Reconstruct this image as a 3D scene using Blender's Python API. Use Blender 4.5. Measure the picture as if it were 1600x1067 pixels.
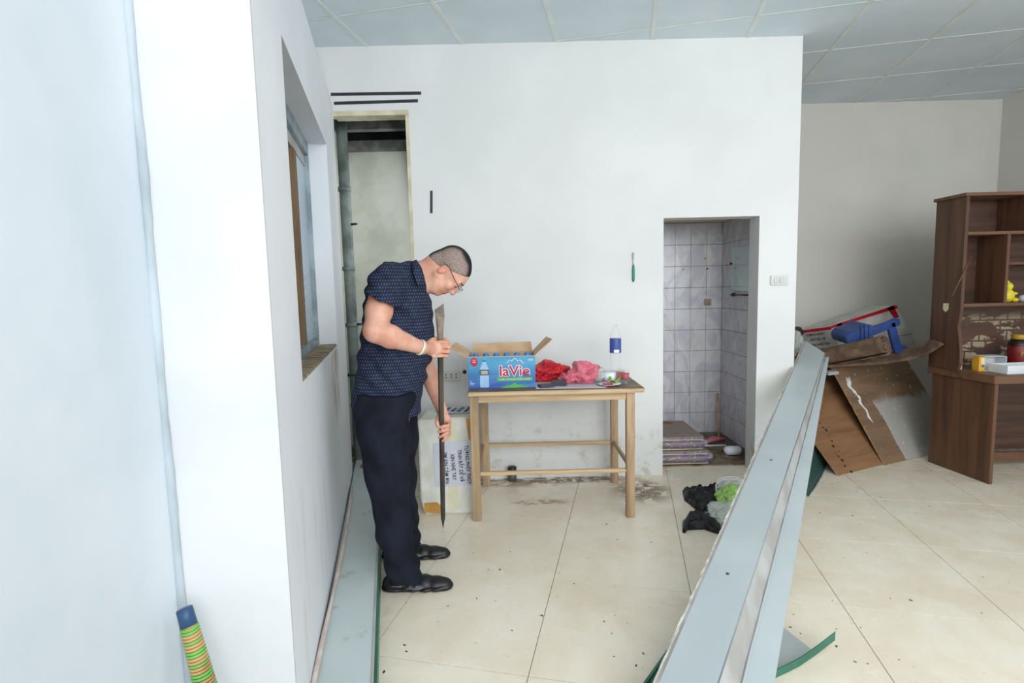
import bpy, bmesh, math, random
import numpy as np
from mathutils import Vector, Matrix
random.seed(7); rng = np.random.default_rng(7)
for o in list(bpy.data.objects): bpy.data.objects.remove(o)
SC = bpy.context.scene; COL = SC.collection
# ---------------------------------------------------------------- camera
F_, H_ = 828.0, 1.35
PIT, ROL = math.atan(F_/8500), math.atan(200/8500)
fw = Vector((0, math.cos(PIT), -math.sin(PIT))); u0 = Vector((0, math.sin(PIT), math.cos(PIT))); r0 = Vector((1, 0, 0))
RT = r0*math.cos(ROL) - u0*math.sin(ROL); UP = u0*math.cos(ROL) + r0*math.sin(ROL)
cam = bpy.data.cameras.new('camera'); co = bpy.data.objects.new('camera', cam); COL.objects.link(co)
cam.sensor_width = 36; cam.lens = F_/1600*36; cam.clip_start = .05
m = Matrix((RT, UP, -fw)).transposed().to_4x4(); m.translation = (0, 0, H_); co.matrix_world = m
SC.camera = co
# ---------------------------------------------------------------- light
SC.view_settings.view_transform = 'Standard'; SC.view_settings.look = 'None'; SC.view_settings.gamma = 1
SC.view_settings.use_curve_mapping = False; SC.view_settings.exposure = 0.29
W = bpy.data.worlds.new('world'); SC.world = W; W.use_nodes = True
W.node_tree.nodes['Background'].inputs[0].default_value = (.80, .90, 1, 1)
W.node_tree.nodes['Background'].inputs[1].default_value = .78
def area(name, loc, tgt, sx, sy, pw, col=(1, 1, 1)):
    L = bpy.data.lights.new(name, 'AREA'); L.shape = 'RECTANGLE'; L.size = sx; L.size_y = sy; L.energy = pw; L.color = col
    o = bpy.data.objects.new(name, L); COL.objects.link(o); o.location = loc
    o.rotation_euler = (Vector(tgt)-Vector(loc)).to_track_quat('-Z', 'Y').to_euler(); return o
area('flash_bounce_light', (.9, -2.2, 2.2), (.2, 3.2, 1.5), 2.4, 1.6, 50, (1, .975, .94))
area('ceiling_bounce_light', (1.5, .5, 2.86), (1.2, 1.5, 0), 3.2, 2.2, 50, (1, .98, .95))
area('open_front_daylight', (3.0, -3.4, 1.9), (2.2, 3.5, 1.3), 4.0, 2.4, 125, (.90, .96, 1))
area('passage_daylight', (-.70, 4.2, 1.5), (-1.4, 4.2, 1.4), .5, 2.0, 5, (.94, .98, 1))

# ---------------------------------------------------------------- projection helpers (a pixel of the photo on a real plane)
def ray(x, y): return fw + RT*((x-800)/F_) + UP*((533.5-y)/F_)
def onz(x, y, z=0.):
    v = ray(x, y); return Vector((0, 0, H_)) + v*((z-H_)/v.z)
def ony(x, y, Y):
    v = ray(x, y); return Vector((0, 0, H_)) + v*(Y/v.y)
GA = math.radians(12.6); CG, SG = math.cos(GA), math.sin(GA)
def G(u, v, z=0.): return Vector((u*CG+v*SG, -u*SG+v*CG, z))

# ---------------------------------------------------------------- materials
def srgb(c):
    if isinstance(c, str): c = tuple(int(c[i:i+2], 16)/255 for i in (0, 2, 4))
    else: c = tuple(v/255 for v in c)
    return tuple((v/12.92 if v <= .04045 else ((v+.055)/1.055)**2.4) for v in c)+(1,)
class NT:
    def __init__(s, name, rough=.6, metal=0., spec=.5):
        s.m = bpy.data.materials.new(name); s.m.use_nodes = True; s.t = s.m.node_tree; s.n = s.t.nodes; s.l = s.t.links
        s.b = s.n['Principled BSDF']; s.b.inputs['Roughness'].default_value = rough; s.b.inputs['Metallic'].default_value = metal
        s.b.inputs['Specular IOR Level'].default_value = spec
        s.tc = s.n.new('ShaderNodeTexCoord'); s.ge = s.n.new('ShaderNodeNewGeometry')
    def coord(s, world=False, scale=(1, 1, 1), rot=(0, 0, 0), loc=(0, 0, 0)):
        mp = s.n.new('ShaderNodeMapping'); mp.inputs['Scale'].default_value = scale; mp.inputs['Rotation'].default_value = rot; mp.inputs['Location'].default_value = loc
        s.l.new(s.ge.outputs['Position'] if world else s.tc.outputs['Object'], mp.inputs['Vector']); return mp.outputs[0]
    def noise(s, v, sc=5., det=4., rough=.55, dist=0.):
        n = s.n.new('ShaderNodeTexNoise'); s.l.new(v, n.inputs['Vector']); n.inputs['Scale'].default_value = sc
        n.inputs['Detail'].default_value = det; n.inputs['Roughness'].default_value = rough; n.inputs['Distortion'].default_value = dist; return n.outputs['Fac']
    def vor(s, v, sc=5., out='Distance', rnd=1.):
        n = s.n.new('ShaderNodeTexVoronoi'); s.l.new(v, n.inputs['Vector']); n.inputs['Scale'].default_value = sc
        n.inputs['Randomness'].default_value = rnd; return n.outputs[out]
    def ramp(s, f, a, b, lo=0., hi=1.):
        n = s.n.new('ShaderNodeMapRange'); n.interpolation_type = 'SMOOTHSTEP'; s.l.new(f, n.inputs[0])
        n.inputs[1].default_value = a; n.inputs[2].default_value = b; n.inputs[3].default_value = lo; n.inputs[4].default_value = hi; return n.outputs[0]
    def math(s, op, a, b=None):
        n = s.n.new('ShaderNodeMath'); n.operation = op
        for i, v in enumerate((a, b)):
            if v is None: continue
            if isinstance(v, (int, float)): n.inputs[i].default_value = v
            else: s.l.new(v, n.inputs[i])
        return n.outputs[0]
    def mix(s, f, a, b):
        n = s.n.new('ShaderNodeMix'); n.data_type = 'RGBA'
        for i, v in ((0, f), (6, a), (7, b)):
            if isinstance(v, (int, float, tuple)): n.inputs[i].default_value = v
            else: s.l.new(v, n.inputs[i])
        return n.outputs[2]
    def sep(s, v):
        n = s.n.new('ShaderNodeSeparateXYZ'); s.l.new(v, n.inputs[0]); return n.outputs
    def col(s, c):
        if isinstance(c, tuple): s.b.inputs['Base Color'].default_value = c
        else: s.l.new(c, s.b.inputs['Base Color'])
        return s
    def bump(s, h, st=.2, d=.01):
        n = s.n.new('ShaderNodeBump'); n.inputs['Strength'].default_value = st; n.inputs['Distance'].default_value = d
        s.l.new(h, n.inputs['Height']); s.l.new(n.outputs[0], s.b.inputs['Normal']); return s
    def attr(s, name):
        n = s.n.new('ShaderNodeAttribute'); n.attribute_name = name; return n.outputs['Fac']
def mottled(name, c1, c2, sc=6., rough=.6, bump=.1, metal=0., scale=(1, 1, 1), a=.35, b=.65, bs=None, world=False, det=4., spec=.5):
    k = NT(name, rough, metal, spec); v = k.coord(world, scale); n = k.noise(v, sc, det)
    k.col(k.mix(k.ramp(n, a, b), srgb(c1), srgb(c2)))
    if bump: k.bump(k.noise(k.coord(world, scale), bs or sc*4, 5), bump, .004)
    return k.m
def wood(name, c1, c2, axis='z', sc=26., rough=.5, c3=None):
    k = NT(name, rough); s = {'x': (.06, 1, 1), 'y': (1, .06, 1), 'z': (1, 1, .06)}[axis]
    v = k.coord(False, s); n = k.noise(v, sc, 6, .6, .6); c = k.mix(k.ramp(n, .36, .66), srgb(c1), srgb(c2))
    if c3:
        kn = k.vor(k.coord(False, (1, 1, .35)), 7.); c = k.mix(k.ramp(kn, .10, .03), c, srgb(c3))
    g = k.noise(k.coord(False, tuple(q*1 for q in s)), sc*5, 3); c = k.mix(k.math('MULTIPLY', k.ramp(g, .5, .75), .35), c, srgb(c3 or c1))
    k.col(c).bump(n, .15, .002); return k.m

def wall_mat(name, base=(226, 228, 227), dirt=True):
    k = NT(name, .62, 0, .3); v = k.coord(True); big = k.noise(v, 1.3, 3); c = k.mix(k.ramp(big, .35, .65), srgb(base), srgb(tuple(x-7 for x in base)))
    if dirt:
        s = k.noise(v, 9, 6, .7); z = k.sep(k.ge.outputs['Position'])[2]
        low = k.ramp(z, .75, 0, 0, .75); msk = k.math('MULTIPLY', k.ramp(s, .50, .72), low); c = k.mix(msk, c, srgb((176, 164, 140)))
        sp = k.math('MULTIPLY', k.ramp(k.vor(v, 9.), .05, .02), k.ramp(k.noise(v, 3.3), .56, .62)); c = k.mix(sp, c, srgb((150, 145, 138)))
    k.col(c).bump(k.noise(k.coord(True, (1, 1, .3)), 60, 4), .10, .004); return k.m
M = {}
M['wall'] = wall_mat('white_plaster')
# left wall: white plaster, brown water stain running down from the sill's far end
k = NT('white_plaster_stained', .6, 0, .35); v = k.coord(True); P = k.sep(k.ge.outputs['Position'])
c = k.mix(k.ramp(k.noise(v, 1.1, 3), .35, .65), srgb((236, 239, 243)), srgb((227, 231, 237)))
zz = P[2]; yy = P[1]
st = k.math('MULTIPLY', k.math('MULTIPLY', k.ramp(yy, 2.55, 2.85), k.ramp(yy, 3.18, 3.02)), k.math('MULTIPLY', k.ramp(zz, .58, .85), k.ramp(zz, 1.06, 1.02)))
st = k.math('MULTIPLY', st, k.ramp(k.noise(k.coord(True, (1, 1, .3)), 14, 5, .6), .30, .62)); c = k.mix(k.math('MULTIPLY', st, .75), c, srgb((142, 120, 84)))
st2 = k.math('MULTIPLY', k.math('MULTIPLY', k.ramp(zz, .85, .5), k.ramp(zz, .1, .5, .5, 1)), k.ramp(k.noise(k.coord(True, (1, 1.4, .25)), 7, 5, .6), .52, .72)); c = k.mix(k.math('MULTIPLY', st2, .22), c, srgb((150, 146, 128)))
k.col(c).bump(k.noise(k.coord(True, (1, 1, .25)), 45, 4), .10, .004); M['wall_left'] = k.m
M['column'] = mottled('bright_plaster', (214, 217, 219), (205, 209, 212), 2.2, .6, .08, world=True, bs=60)
M['nearwall'] = mottled('blue_white_plaster', (220, 228, 236), (209, 219, 228), 1.6, .6, .10, world=True, bs=50)
M['farwall'] = wall_mat('grey_white_plaster', (214, 211, 203), False)
M['caulk'] = mottled('grey_caulk', (186, 198, 206), (158, 170, 178), 9, .7, .4, scale=(1, 1, .3))
# floor tile
k = NT('cream_floor_tile', .22, 0, .5); v = k.coord(True); P = k.sep(k.ge.outputs['Position'])
c = k.mix(k.ramp(k.noise(v, 2.6, 5, .62, .5), .35, .66), srgb((238, 231, 214)), srgb((228, 218, 197)))
c = k.mix(k.math('MULTIPLY', k.ramp(k.noise(v, 11, 6, .7, 1.5), .56, .72), .35), c, srgb((212, 199, 172)))
def blob(cx, cy, rx, ry):
    a = k.math('DIVIDE', k.math('SUBTRACT', P[0], cx), rx); b = k.math('DIVIDE', k.math('SUBTRACT', P[1], cy), ry)
    d = k.math('SQRT', k.math('ADD', k.math('MULTIPLY', a, a), k.math('MULTIPLY', b, b))); return k.ramp(d, 1.05, .35)
nz = k.noise(k.coord(True, (1, 1.5, 1)), 9, 10, .78, .9)
for cx, cy, rx, ry, a, b, cc, st in ((.84, 3.42, .24, .27, .42, .50, (104, 74, 38), .95), (.05, 3.66, .60, .16, .45, .54, (112, 80, 44), .9), (.15, 3.26, .26, .06, .46, .54, (158, 108, 54), .85),
                                     (.45, 3.66, .60, .10, .42, .52, (96, 66, 36), .9), (.15, 3.42, .45, .2, .45, .75, (165, 140, 98), .5), (-.6, 1.9, .1, 1.3, .4, .7, (175, 165, 140), .4)):
    c = k.mix(k.math('MULTIPLY', k.math('MULTIPLY', blob(cx, cy, rx, ry), k.ramp(nz, a, b)), st), c, srgb(cc))
k.col(c); k.l.new(k.ramp(k.noise(v, 6, 4), .3, .7, .18, .38), k.b.inputs['Roughness']); M['tile'] = k.m
M['grout'] = mottled('tile_grout', (140, 130, 108), (112, 102, 84), 12, .9, 0, world=True)
M['ceiltile'] = mottled('ceiling_board', (226, 237, 244), (217, 230, 238), 2.0, .8, .15, world=True, bs=120)
M['tbar'] = mottled('painted_tee_bar', (232, 238, 234), (220, 226, 222), 6, .5, 0)
k = NT('bathroom_wall_tile', .25); v = k.coord(True, (1, 1, .55), (0, .5, 0)); c = k.mix(k.ramp(k.noise(v, 7, 4, .5, 2.), .40, .62), srgb((206, 206, 210)), srgb((188, 186, 196)))
c = k.mix(k.math('MULTIPLY', k.ramp(k.noise(k.coord(True, (1, 1, .6), (0, .6, 0), (3, 1, 2)), 9, 3, .5, 1.), .55, .7), .6), c, srgb((200, 192, 184))); k.col(c); M['walltile'] = k.m
M['walltile_dark'] = mottled('bathroom_grey_tile', (168, 166, 172), (150, 148, 156), 8, .3, 0, world=True)
M['tgrout'] = mottled('bathroom_grout', (142, 138, 130), (118, 114, 106), 20, .9, 0, world=True)
M['bathfloor'] = mottled('dirty_bathroom_floor', (150, 134, 112), (96, 78, 58), 9, .8, .5, world=True, det=7)
M['cream'] = mottled('cream_paint', (218, 212, 186), (196, 188, 158), 9, .6, .1)
M['passwall'] = mottled('old_plaster', (196, 198, 188), (172, 174, 162), 3, .8, .5, world=True, bs=18, det=7)
M['dark'] = mottled('dark_slab', (62, 66, 70), (40, 44, 48), 6, .9, .3)
M['concrete'] = mottled('grey_concrete', (120, 122, 118), (88, 90, 86), 9, .9, .6)
M['pipe'] = mottled('grey_green_pipe', (128, 140, 136), (88, 98, 94), 7, .5, .1, det=6)
M['rubble'] = mottled('rubble', (168, 158, 142), (96, 84, 70), 20, .9, .8, world=True)
M['sill'] = NT('dirty_sill', .9); k = M['sill']; c = k.mix(k.ramp(k.noise(k.coord(False, (1, 6, 1)), 9, 6, .6, 1), .38, .6), srgb((92, 78, 58)), srgb((176, 162, 132))); k.col(c).bump(k.noise(k.coord(False, (1, 6, 1)), 14, 5), .8, .01); M['sill'] = k.m
k = NT('frosted_speckled_glass', .3); v = k.coord(True); P = k.sep(k.ge.outputs['Position'])
sp = k.math('MULTIPLY', k.ramp(k.vor(v, 55.), .34, .22), k.math('MULTIPLY', k.ramp(P[2], 2.0, 1.3), k.ramp(k.noise(v, 30, 3), .40, .50)))
c = k.mix(k.ramp(k.noise(v, 3), .35, .65), srgb((192, 208, 222)), srgb((178, 196, 212))); k.col(k.mix(sp, c, srgb((84, 92, 96)))); M['frost'] = k.m  # pale blue stands for daylight through the pane, put into its colour
M['frame'] = mottled('blue_grey_aluminium', (160, 176, 184), (126, 142, 150), 8, .4, .05)
M['darkwood'] = wood('old_brown_timber', (94, 74, 50), (134, 108, 76), 'z', 20, .7)
M['black'] = mottled('black_paint_and_gap_shade', (34, 32, 30), (24, 24, 24), 8, .8, 0)  # black paint of the bracket, and the shade of the window gap
M['tape'] = mottled('black_tape', (40, 46, 54), (28, 32, 40), 10, .5, 0)
M['pine'] = wood('pine_board', (206, 180, 142), (182, 154, 116), 'x', 26, .55, (120, 84, 52))
M['pinez'] = wood('pine_post', (188, 160, 124), (152, 126, 96), 'z', 26, .55, (104, 74, 48))
M['piney'] = wood('pine_rail', (182, 154, 118), (148, 122, 92), 'y', 26, .55, (104, 74, 48))
M['topwood'] = mottled('worn_tabletop', (120, 98, 78), (78, 62, 50), 10, .5, .1, scale=(.25, 1, 1), det=7)
M['panel'] = mottled('pale_blue_grey_sheet', (187, 197, 199), (178, 189, 192), 2.2, .38, .02, .15, world=True)
M['panel_left'] = NT('pale_green_grey_sheet', .38, .15); k = M['panel_left']; v = k.coord(True)
c = k.mix(k.ramp(k.noise(v, 2.5, 4), .35, .65), srgb((204, 216, 217)), srgb((192, 206, 204))); c = k.mix(k.math('MULTIPLY', k.ramp(k.noise(k.coord(True, (1, 1, 1), (0, 0, 0), (2, 5, 0)), 5, 6, .65), .60, .72), .5), c, srgb((128, 118, 100))); k.col(c); M['panel_left'] = k.m
M['panel_side'] = mottled('shaded_sheet_side', (186, 186, 184), (164, 162, 158), 6, .5, .05, .1, world=True)  # greyer copy of the sheet, shade of its side faces put into the colour
M['green'] = mottled('dark_green_coating', (52, 122, 98), (38, 98, 80), 5, .4, .05)
M['foam_edge'] = mottled('white_foam_edge', (236, 234, 226), (208, 202, 188), 40, .9, .8)
M['foam'] = mottled('styrofoam', (228, 230, 224), (210, 211, 200), 7, .85, .35, bs=120)
M['foam_grey'] = mottled('old_styrofoam', (206, 207, 203), (178, 179, 174), 6, .85, .3, bs=100)
M['yellow_tape'] = mottled('brown_parcel_tape', (204, 154, 78), (180, 130, 62), 8, .35, .05)
M['clear_tape'] = mottled('yellowed_clear_tape', (226, 224, 192), (214, 212, 184), 8, .3, .05)
M['paper'] = mottled('white_paper', (208, 212, 222), (196, 200, 212), 5, .6, .05)
M['ink'] = mottled('dark_ink', (66, 72, 92), (50, 56, 78), 9, .7, 0)
M['red_tape'] = mottled('red_tape', (206, 28, 52), (182, 18, 42), 8, .4, .05)
M['card'] = mottled('brown_cardboard', (208, 178, 142), (192, 160, 124), 9, .8, .08)
M['card_plain'] = M['card']
k = NT('blue_printed_box', .35); P = k.sep(k.coord()); g = k.ramp(P[2], 0, .185)
c = k.mix(g, srgb((52, 92, 172)), srgb((66, 158, 196))); k.col(k.mix(k.math('MULTIPLY', k.ramp(k.noise(k.coord(False, (.4, 1, 2)), 9, 3), .4, .65), .35), c, srgb((110, 176, 220)))); M['bluebox'] = k.m
for n, a, b in (('pr_red', (204, 24, 62), (190, 18, 54)), ('pr_white', (238, 240, 244), (226, 230, 238)), ('pr_green', (92, 186, 92), (78, 170, 82)), ('pr_pale', (170, 208, 236), (150, 192, 228)), ('pr_teal', (70, 110, 130), (60, 98, 118)),
                ('cap_blue', (52, 132, 208), (42, 116, 196)), ('label_blue', (72, 94, 166), (58, 80, 150)), ('blue_plastic', (40, 70, 132), (30, 56, 114)), ('yellow', (222, 204, 48), (204, 184, 36)),
                ('orange', (228, 170, 44), (214, 156, 36)), ('white_box', (224, 228, 230), (212, 216, 220)), ('gold', (196, 158, 60), (170, 132, 44)), ('jar_red', (128, 22, 26), (96, 14, 18)), ('jar_dark', (34, 20, 18), (24, 14, 12)),
                ('pad_grey', (70, 74, 82), (52, 56, 62)), ('white_plastic', (216, 218, 213), (204, 206, 201)), ('hole', (28, 28, 28), (20, 20, 20)), ('cap_navy', (44, 78, 116), (34, 64, 100)), ('pink', (206, 120, 140), (186, 100, 122)),
                ('teal', (44, 150, 128), (34, 132, 112)), ('leaf_green', (196, 216, 90), (170, 196, 66)), ('rope_green', (112, 184, 84), (92, 166, 66)), ('rope_tan', (196, 160, 108), (150, 112, 70)), ('shoe_black', (32, 33, 36), (22, 23, 26)),
                ('sole_black', (22, 23, 25), (14, 15, 17)), ('shoe_grey', (96, 96, 104), (76, 76, 84)), ('shoe_green', (92, 130, 98), (76, 112, 84)), ('belt_white', (226, 222, 202), (212, 208, 188)), ('glass_frame', (46, 38, 36), (34, 28, 26)), ('silver', (190, 192, 194), (170, 172, 176)),
                ('beige_plate', (158, 140, 110), (136, 118, 90)), ('hook_dark', (60, 58, 58), (44, 42, 42)), ('grey_cup', (86, 92, 90), (66, 72, 70)), ('cream_tag', (226, 218, 184), (210, 200, 166)), ('pink_paint', (226, 212, 204), (204, 188, 176))):
    M[n] = mottled(n+'_finish', a, b, 9, .45, .03)
def plastic(name, c, alpha=.5, rough=.18, trans=0.):
    k = NT(name, rough, 0, .6); n = k.noise(k.coord(), 22, 4, .6); k.col(k.mix(k.ramp(n, .35, .65), srgb(c), srgb(tuple(min(255, x+26) for x in c))))
    k.b.inputs['Transmission Weight'].default_value = trans; k.b.inputs['Alpha'].default_value = alpha; k.b.inputs['IOR'].default_value = 1.3; k.bump(k.noise(k.coord(), 30, 4, .6, 1.5), .8, .02); return k.m
M['bag_red'] = plastic('red_plastic_bag', (206, 36, 44), 1.); M['bag_pink'] = plastic('pink_plastic_film', (232, 112, 132), .72)
M['bag_clear'] = plastic('clear_plastic_film', (206, 214, 206), .62); M['bag_black'] = plastic('black_plastic_film', (24, 25, 28), 1., .3)
M['bag_green'] = plastic('green_plastic_film', (168, 218, 112), .92); M['bag_net'] = plastic('white_net_film', (226, 226, 222), .85)
M['pet'] = plastic('clear_bottle_plastic', (226, 234, 240), .16, .08); M['glass'] = plastic('clear_drinking_glass', (228, 236, 236), .10, .05)
k = NT('red_syrup', .1); k.col(srgb((190, 8, 30))); k.b.inputs['Emission Strength'].default_value = 0; M['juice'] = k.m
k = NT('old_mirror', .12, .85); k.col(srgb((178, 194, 190))); M['mirror'] = k.m
M['desk_z'] = wood('brown_laminate_upright', (102, 71, 50), (72, 49, 37), 'z', 15, .42)
M['desk_x'] = wood('brown_laminate_level', (90, 64, 50), (64, 46, 38), 'x', 15, .42)
M['desk_edge'] = wood('brown_laminate_edge', (116, 82, 60), (94, 66, 50), 'x', 15, .42)
k = NT('peeling_back_board', .5); v = k.coord(); P = k.sep(v)
c = k.mix(k.ramp(k.noise(k.coord(False, (.06, 1, 1)), 15, 6), .36, .66), srgb((92, 64, 50)), srgb((66, 46, 38)))
br = k.n.new('ShaderNodeTexBrick'); mp = k.coord(False, (1, 1, 1), (math.pi/2, 0, 0)); k.l.new(mp, br.inputs['Vector']); br.inputs['Scale'].default_value = 1; br.inputs['Brick Width'].default_value = .10; br.inputs['Row Height'].default_value = .075; br.inputs['Mortar Size'].default_value = .006; br.inputs['Color1'].default_value = (1, 1, 1, 1); br.inputs['Color2'].default_value = (1, 1, 1, 1); br.inputs['Mortar'].default_value = (0, 0, 0, 1)
msk = k.math('MULTIPLY', br.outputs['Fac'], -1); msk = k.math('ADD', msk, 1)
msk = k.math('MULTIPLY', msk, k.ramp(k.noise(k.coord(False, (.8, 1, 1.6)), 7.5, 5, .6), .50, .55)); msk = k.math('MULTIPLY', msk, k.ramp(P[2], 1.13, 1.02))
k.col(k.mix(msk, c, srgb((158, 146, 122)))); M['peel'] = k.m
# plywood boards
def ply(name, c1, c2, paint=False):
    k = NT(name, .6); c = k.mix(k.ramp(k.noise(k.coord(False, (.15, 1, 1)), 9, 6, .6, .5), .34, .66), srgb(c1), srgb(c2)); v = k.coord(); P = k.sep(v)
    if paint:
        d = k.math('ADD', k.math('MULTIPLY', k.ramp(P[0], .19, .30), 1), k.math('MULTIPLY', k.math('SUBTRACT', k.noise(v, 5, 4), .5), .8))
        big = k.math('MULTIPLY', k.ramp(d, .5, .62), k.ramp(k.math('ADD', P[1], k.math('MULTIPLY', k.noise(v, 6), .12)), .58, .50)); c = k.mix(big, c, srgb((168, 165, 158)))
        spl = k.ramp(k.noise(v, 26, 3), .66, .70); c = k.mix(spl, c, srgb((205, 200, 190)))
        s2 = k.math('ABSOLUTE', k.math('SUBTRACT', k.math('ADD', P[0], k.math('MULTIPLY', k.noise(v, 9, 5), .20)), k.math('ADD', .22, k.math('MULTIPLY', P[1], -.02))))
        s2 = k.math('MULTIPLY', k.ramp(s2, .020, .010), k.math('MULTIPLY', k.ramp(P[1], .30, .36), k.ramp(P[1], .72, .66))); c = k.mix(s2, c, srgb((226, 228, 226)))
    k.col(c).bump(k.noise(k.coord(), 40, 4), .2, .003); return k.m
M['ply'] = ply('rust_brown_plywood', (146, 108, 74), (116, 82, 54)); M['ply_paint'] = ply('paint_splashed_plywood', (138, 110, 84), (112, 88, 66), True)
M['plyedge'] = mottled('plywood_edge', (176, 148, 112), (140, 112, 80), 20, .8, 0)
M['mat'] = mottled('brown_fibre_mat', (124, 100, 80), (92, 72, 58), 12, .9, .5, bs=80)
k = NT('floral_mattress_cover', .8); v = k.coord(); c = k.mix(k.ramp(k.vor(v, 38.), .18, .30), srgb((206, 196, 198)), srgb((150, 138, 146))); c = k.mix(k.ramp(k.noise(k.coord(False, (1, 1, 2.)), 6, 2), .58, .62), c, srgb((126, 106, 168)))
k.col(c).bump(k.noise(v, 20), .5, .01); M['floral'] = k.m
k = NT('quilted_mattress_top', .9); v = k.coord(False, (1, 1, 1), (0, 0, .8)); w = k.n.new('ShaderNodeTexWave'); k.l.new(v, w.inputs[0]); w.inputs['Scale'].default_value = 22; c = k.mix(w.outputs['Fac'], srgb((140, 126, 120)), srgb((166, 154, 146)))
c = k.mix(k.ramp(k.noise(k.coord(), 4.5), .60, .68), c, srgb((150, 106, 66))); k.col(c); M['quilt'] = k.m
# person
k = NT('skin', .48, 0, .4); v = k.coord(True); c = k.mix(k.ramp(k.noise(v, 14, 3), .35, .68), srgb((226, 178, 156)), srgb((210, 154, 130))); c = k.mix(k.math('MULTIPLY', k.attr('flush'), .55), c, srgb((196, 108, 92)))
c = k.mix(k.attr('stubble'), c, srgb((124, 112, 108))); c = k.mix(k.attr('lip'), c, srgb((168, 92, 86))); k.col(c); k.b.inputs['Subsurface Weight'].default_value = .12; k.b.inputs['Subsurface Radius'].default_value = (.01, .004, .002); M['skin'] = k.m
k = NT('cropped_hair', .75, 0, .25); v = k.coord(True); n = k.noise(v, 260, 3); fd = k.attr('fade'); c = k.mix(k.ramp(n, .35, .65), srgb((30, 30, 34)), srgb((20, 20, 24))); s2 = k.mix(k.ramp(k.noise(v, 160, 3), .35, .65), srgb((166, 146, 136)), srgb((126, 113, 108)))
k.col(k.mix(fd, c, s2)).bump(n, .35, .003); M['hair'] = k.m
k = NT('navy_dotted_cotton', .85, 0, .2); P = k.sep(k.ge.outputs['Position'])
u = k.math('MULTIPLY', k.math('ADD', P[0], k.math('MULTIPLY', P[1], .25)), 1/.0118); w = k.math('MULTIPLY', P[2], 1/.0150)
u2 = k.math('ADD', u, k.math('MULTIPLY', k.math('MODULO', k.math('FLOOR', w), 2), .5))
fx = k.math('ABSOLUTE', k.math('SUBTRACT', k.math('FRACT', k.math('ADD', u2, 100)), .5)); fz = k.math('ABSOLUTE', k.math('SUBTRACT', k.math('FRACT', w), .5))
d = k.math('MULTIPLY', k.ramp(fx, .15, .07), k.ramp(fz, .24, .14)); c = k.mix(k.ramp(k.noise(k.coord(True), 40, 3), .3, .7), srgb((30, 37, 58)), srgb((40, 49, 72)))
k.col(k.mix(k.math('MULTIPLY', d, .7), c, srgb((118, 128, 150)))).bump(k.noise(k.coord(True), 300, 2), .2, .002); M['shirt'] = k.m
M['trousers'] = mottled('navy_black_cloth', (31, 34, 46), (24, 26, 36), 8, .9, .25, world=True, bs=200, spec=.15)
M['iron'] = mottled('worn_dark_iron', (96, 88, 78), (68, 63, 57), 12, .5, .2, .15, scale=(1, 1, .25)); M['iron_tip'] = mottled('ground_iron', (160, 146, 132), (124, 112, 102), 14, .45, .2, .2)
M['green_dark'] = mottled('shaded_green_coating', (34, 74, 68), (26, 60, 56), 5, .5, .05)  # green coating darkened, the shade behind the rail put into the colour

# ---------------------------------------------------------------- mesh helpers
def link(name, me, mat=None, parent=None):
    o = bpy.data.objects.new(name, me); COL.objects.link(o)
    if mat is not None and me is not None and not me.materials: me.materials.append(mat)
    if parent: o.parent = parent
    return o
def T(o, label, cat, group=None):
    o['label'] = label; o['category'] = cat
    if group: o['group'] = group
    return o
def S(o): o['kind'] = 'structure'; return o
def E(name, loc=(0, 0, 0), rz=0.):
    o = bpy.data.objects.new(name, None); COL.objects.link(o); o.location = loc; o.rotation_euler = (0, 0, rz); o.empty_display_size = .05; return o
def me_from(vs, fs, smooth=False):
    me = bpy.data.meshes.new('mesh'); me.from_pydata([tuple(v) for v in vs], [], fs); me.update()
    bm = bmesh.new(); bm.from_mesh(me); bmesh.ops.recalc_face_normals(bm, faces=bm.faces); bm.to_mesh(me); bm.free()
    if smooth: me.polygons.foreach_set('use_smooth', [True]*len(me.polygons))
    return me
def bev_me(me, w, seg=2):
    bm = bmesh.new(); bm.from_mesh(me); bmesh.ops.bevel(bm, geom=[e for e in bm.edges if e.calc_face_angle(0) > .5], offset=w, segments=seg, affect='EDGES', clamp_overlap=True); bm.to_mesh(me); bm.free(); return me
BF = [(0, 3, 2, 1), (4, 5, 6, 7), (0, 1, 5, 4), (1, 2, 6, 5), (2, 3, 7, 6), (3, 0, 4, 7)]
def boxv(x0, x1, y0, y1, z0, z1): return [(x0, y0, z0), (x1, y0, z0), (x1, y1, z0), (x0, y1, z0), (x0, y0, z1), (x1, y0, z1), (x1, y1, z1), (x0, y1, z1)]
def box(name, x0, x1, y0, y1, z0, z1, mat, parent=None, bev=0., f=None):
    vs = boxv(x0, x1, y0, y1, z0, z1)
    if f: vs = [f(*v) for v in vs]
    me = me_from(vs, BF)
    if bev: bev_me(me, bev)
    return link(name, me, mat, parent)
def boxes(name, L, mat, parent=None, f=None, bev=0.):
    vs, fs = [], []
    for b in L:
        n = len(vs); q = boxv(*b); vs += [f(*v) for v in q] if f else q; fs += [tuple(i+n for i in t) for t in BF]
    me = me_from(vs, fs)
    if bev: bev_me(me, bev)
    return link(name, me, mat, parent)
def prism(name, poly, d, mat, parent=None, bev=0.):
    """polygon of 3-D points, thickened by vector d"""
    n = len(poly); d = Vector(d); vs = [Vector(p) for p in poly]+[Vector(p)+d for p in poly]
    fs = [tuple(range(n))[::-1], tuple(range(n, 2*n))]+[(i, (i+1) % n, (i+1) % n+n, i+n) for i in range(n)]
    me = me_from(vs, fs)
    if bev: bev_me(me, bev)
    return link(name, me, mat, parent)
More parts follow.
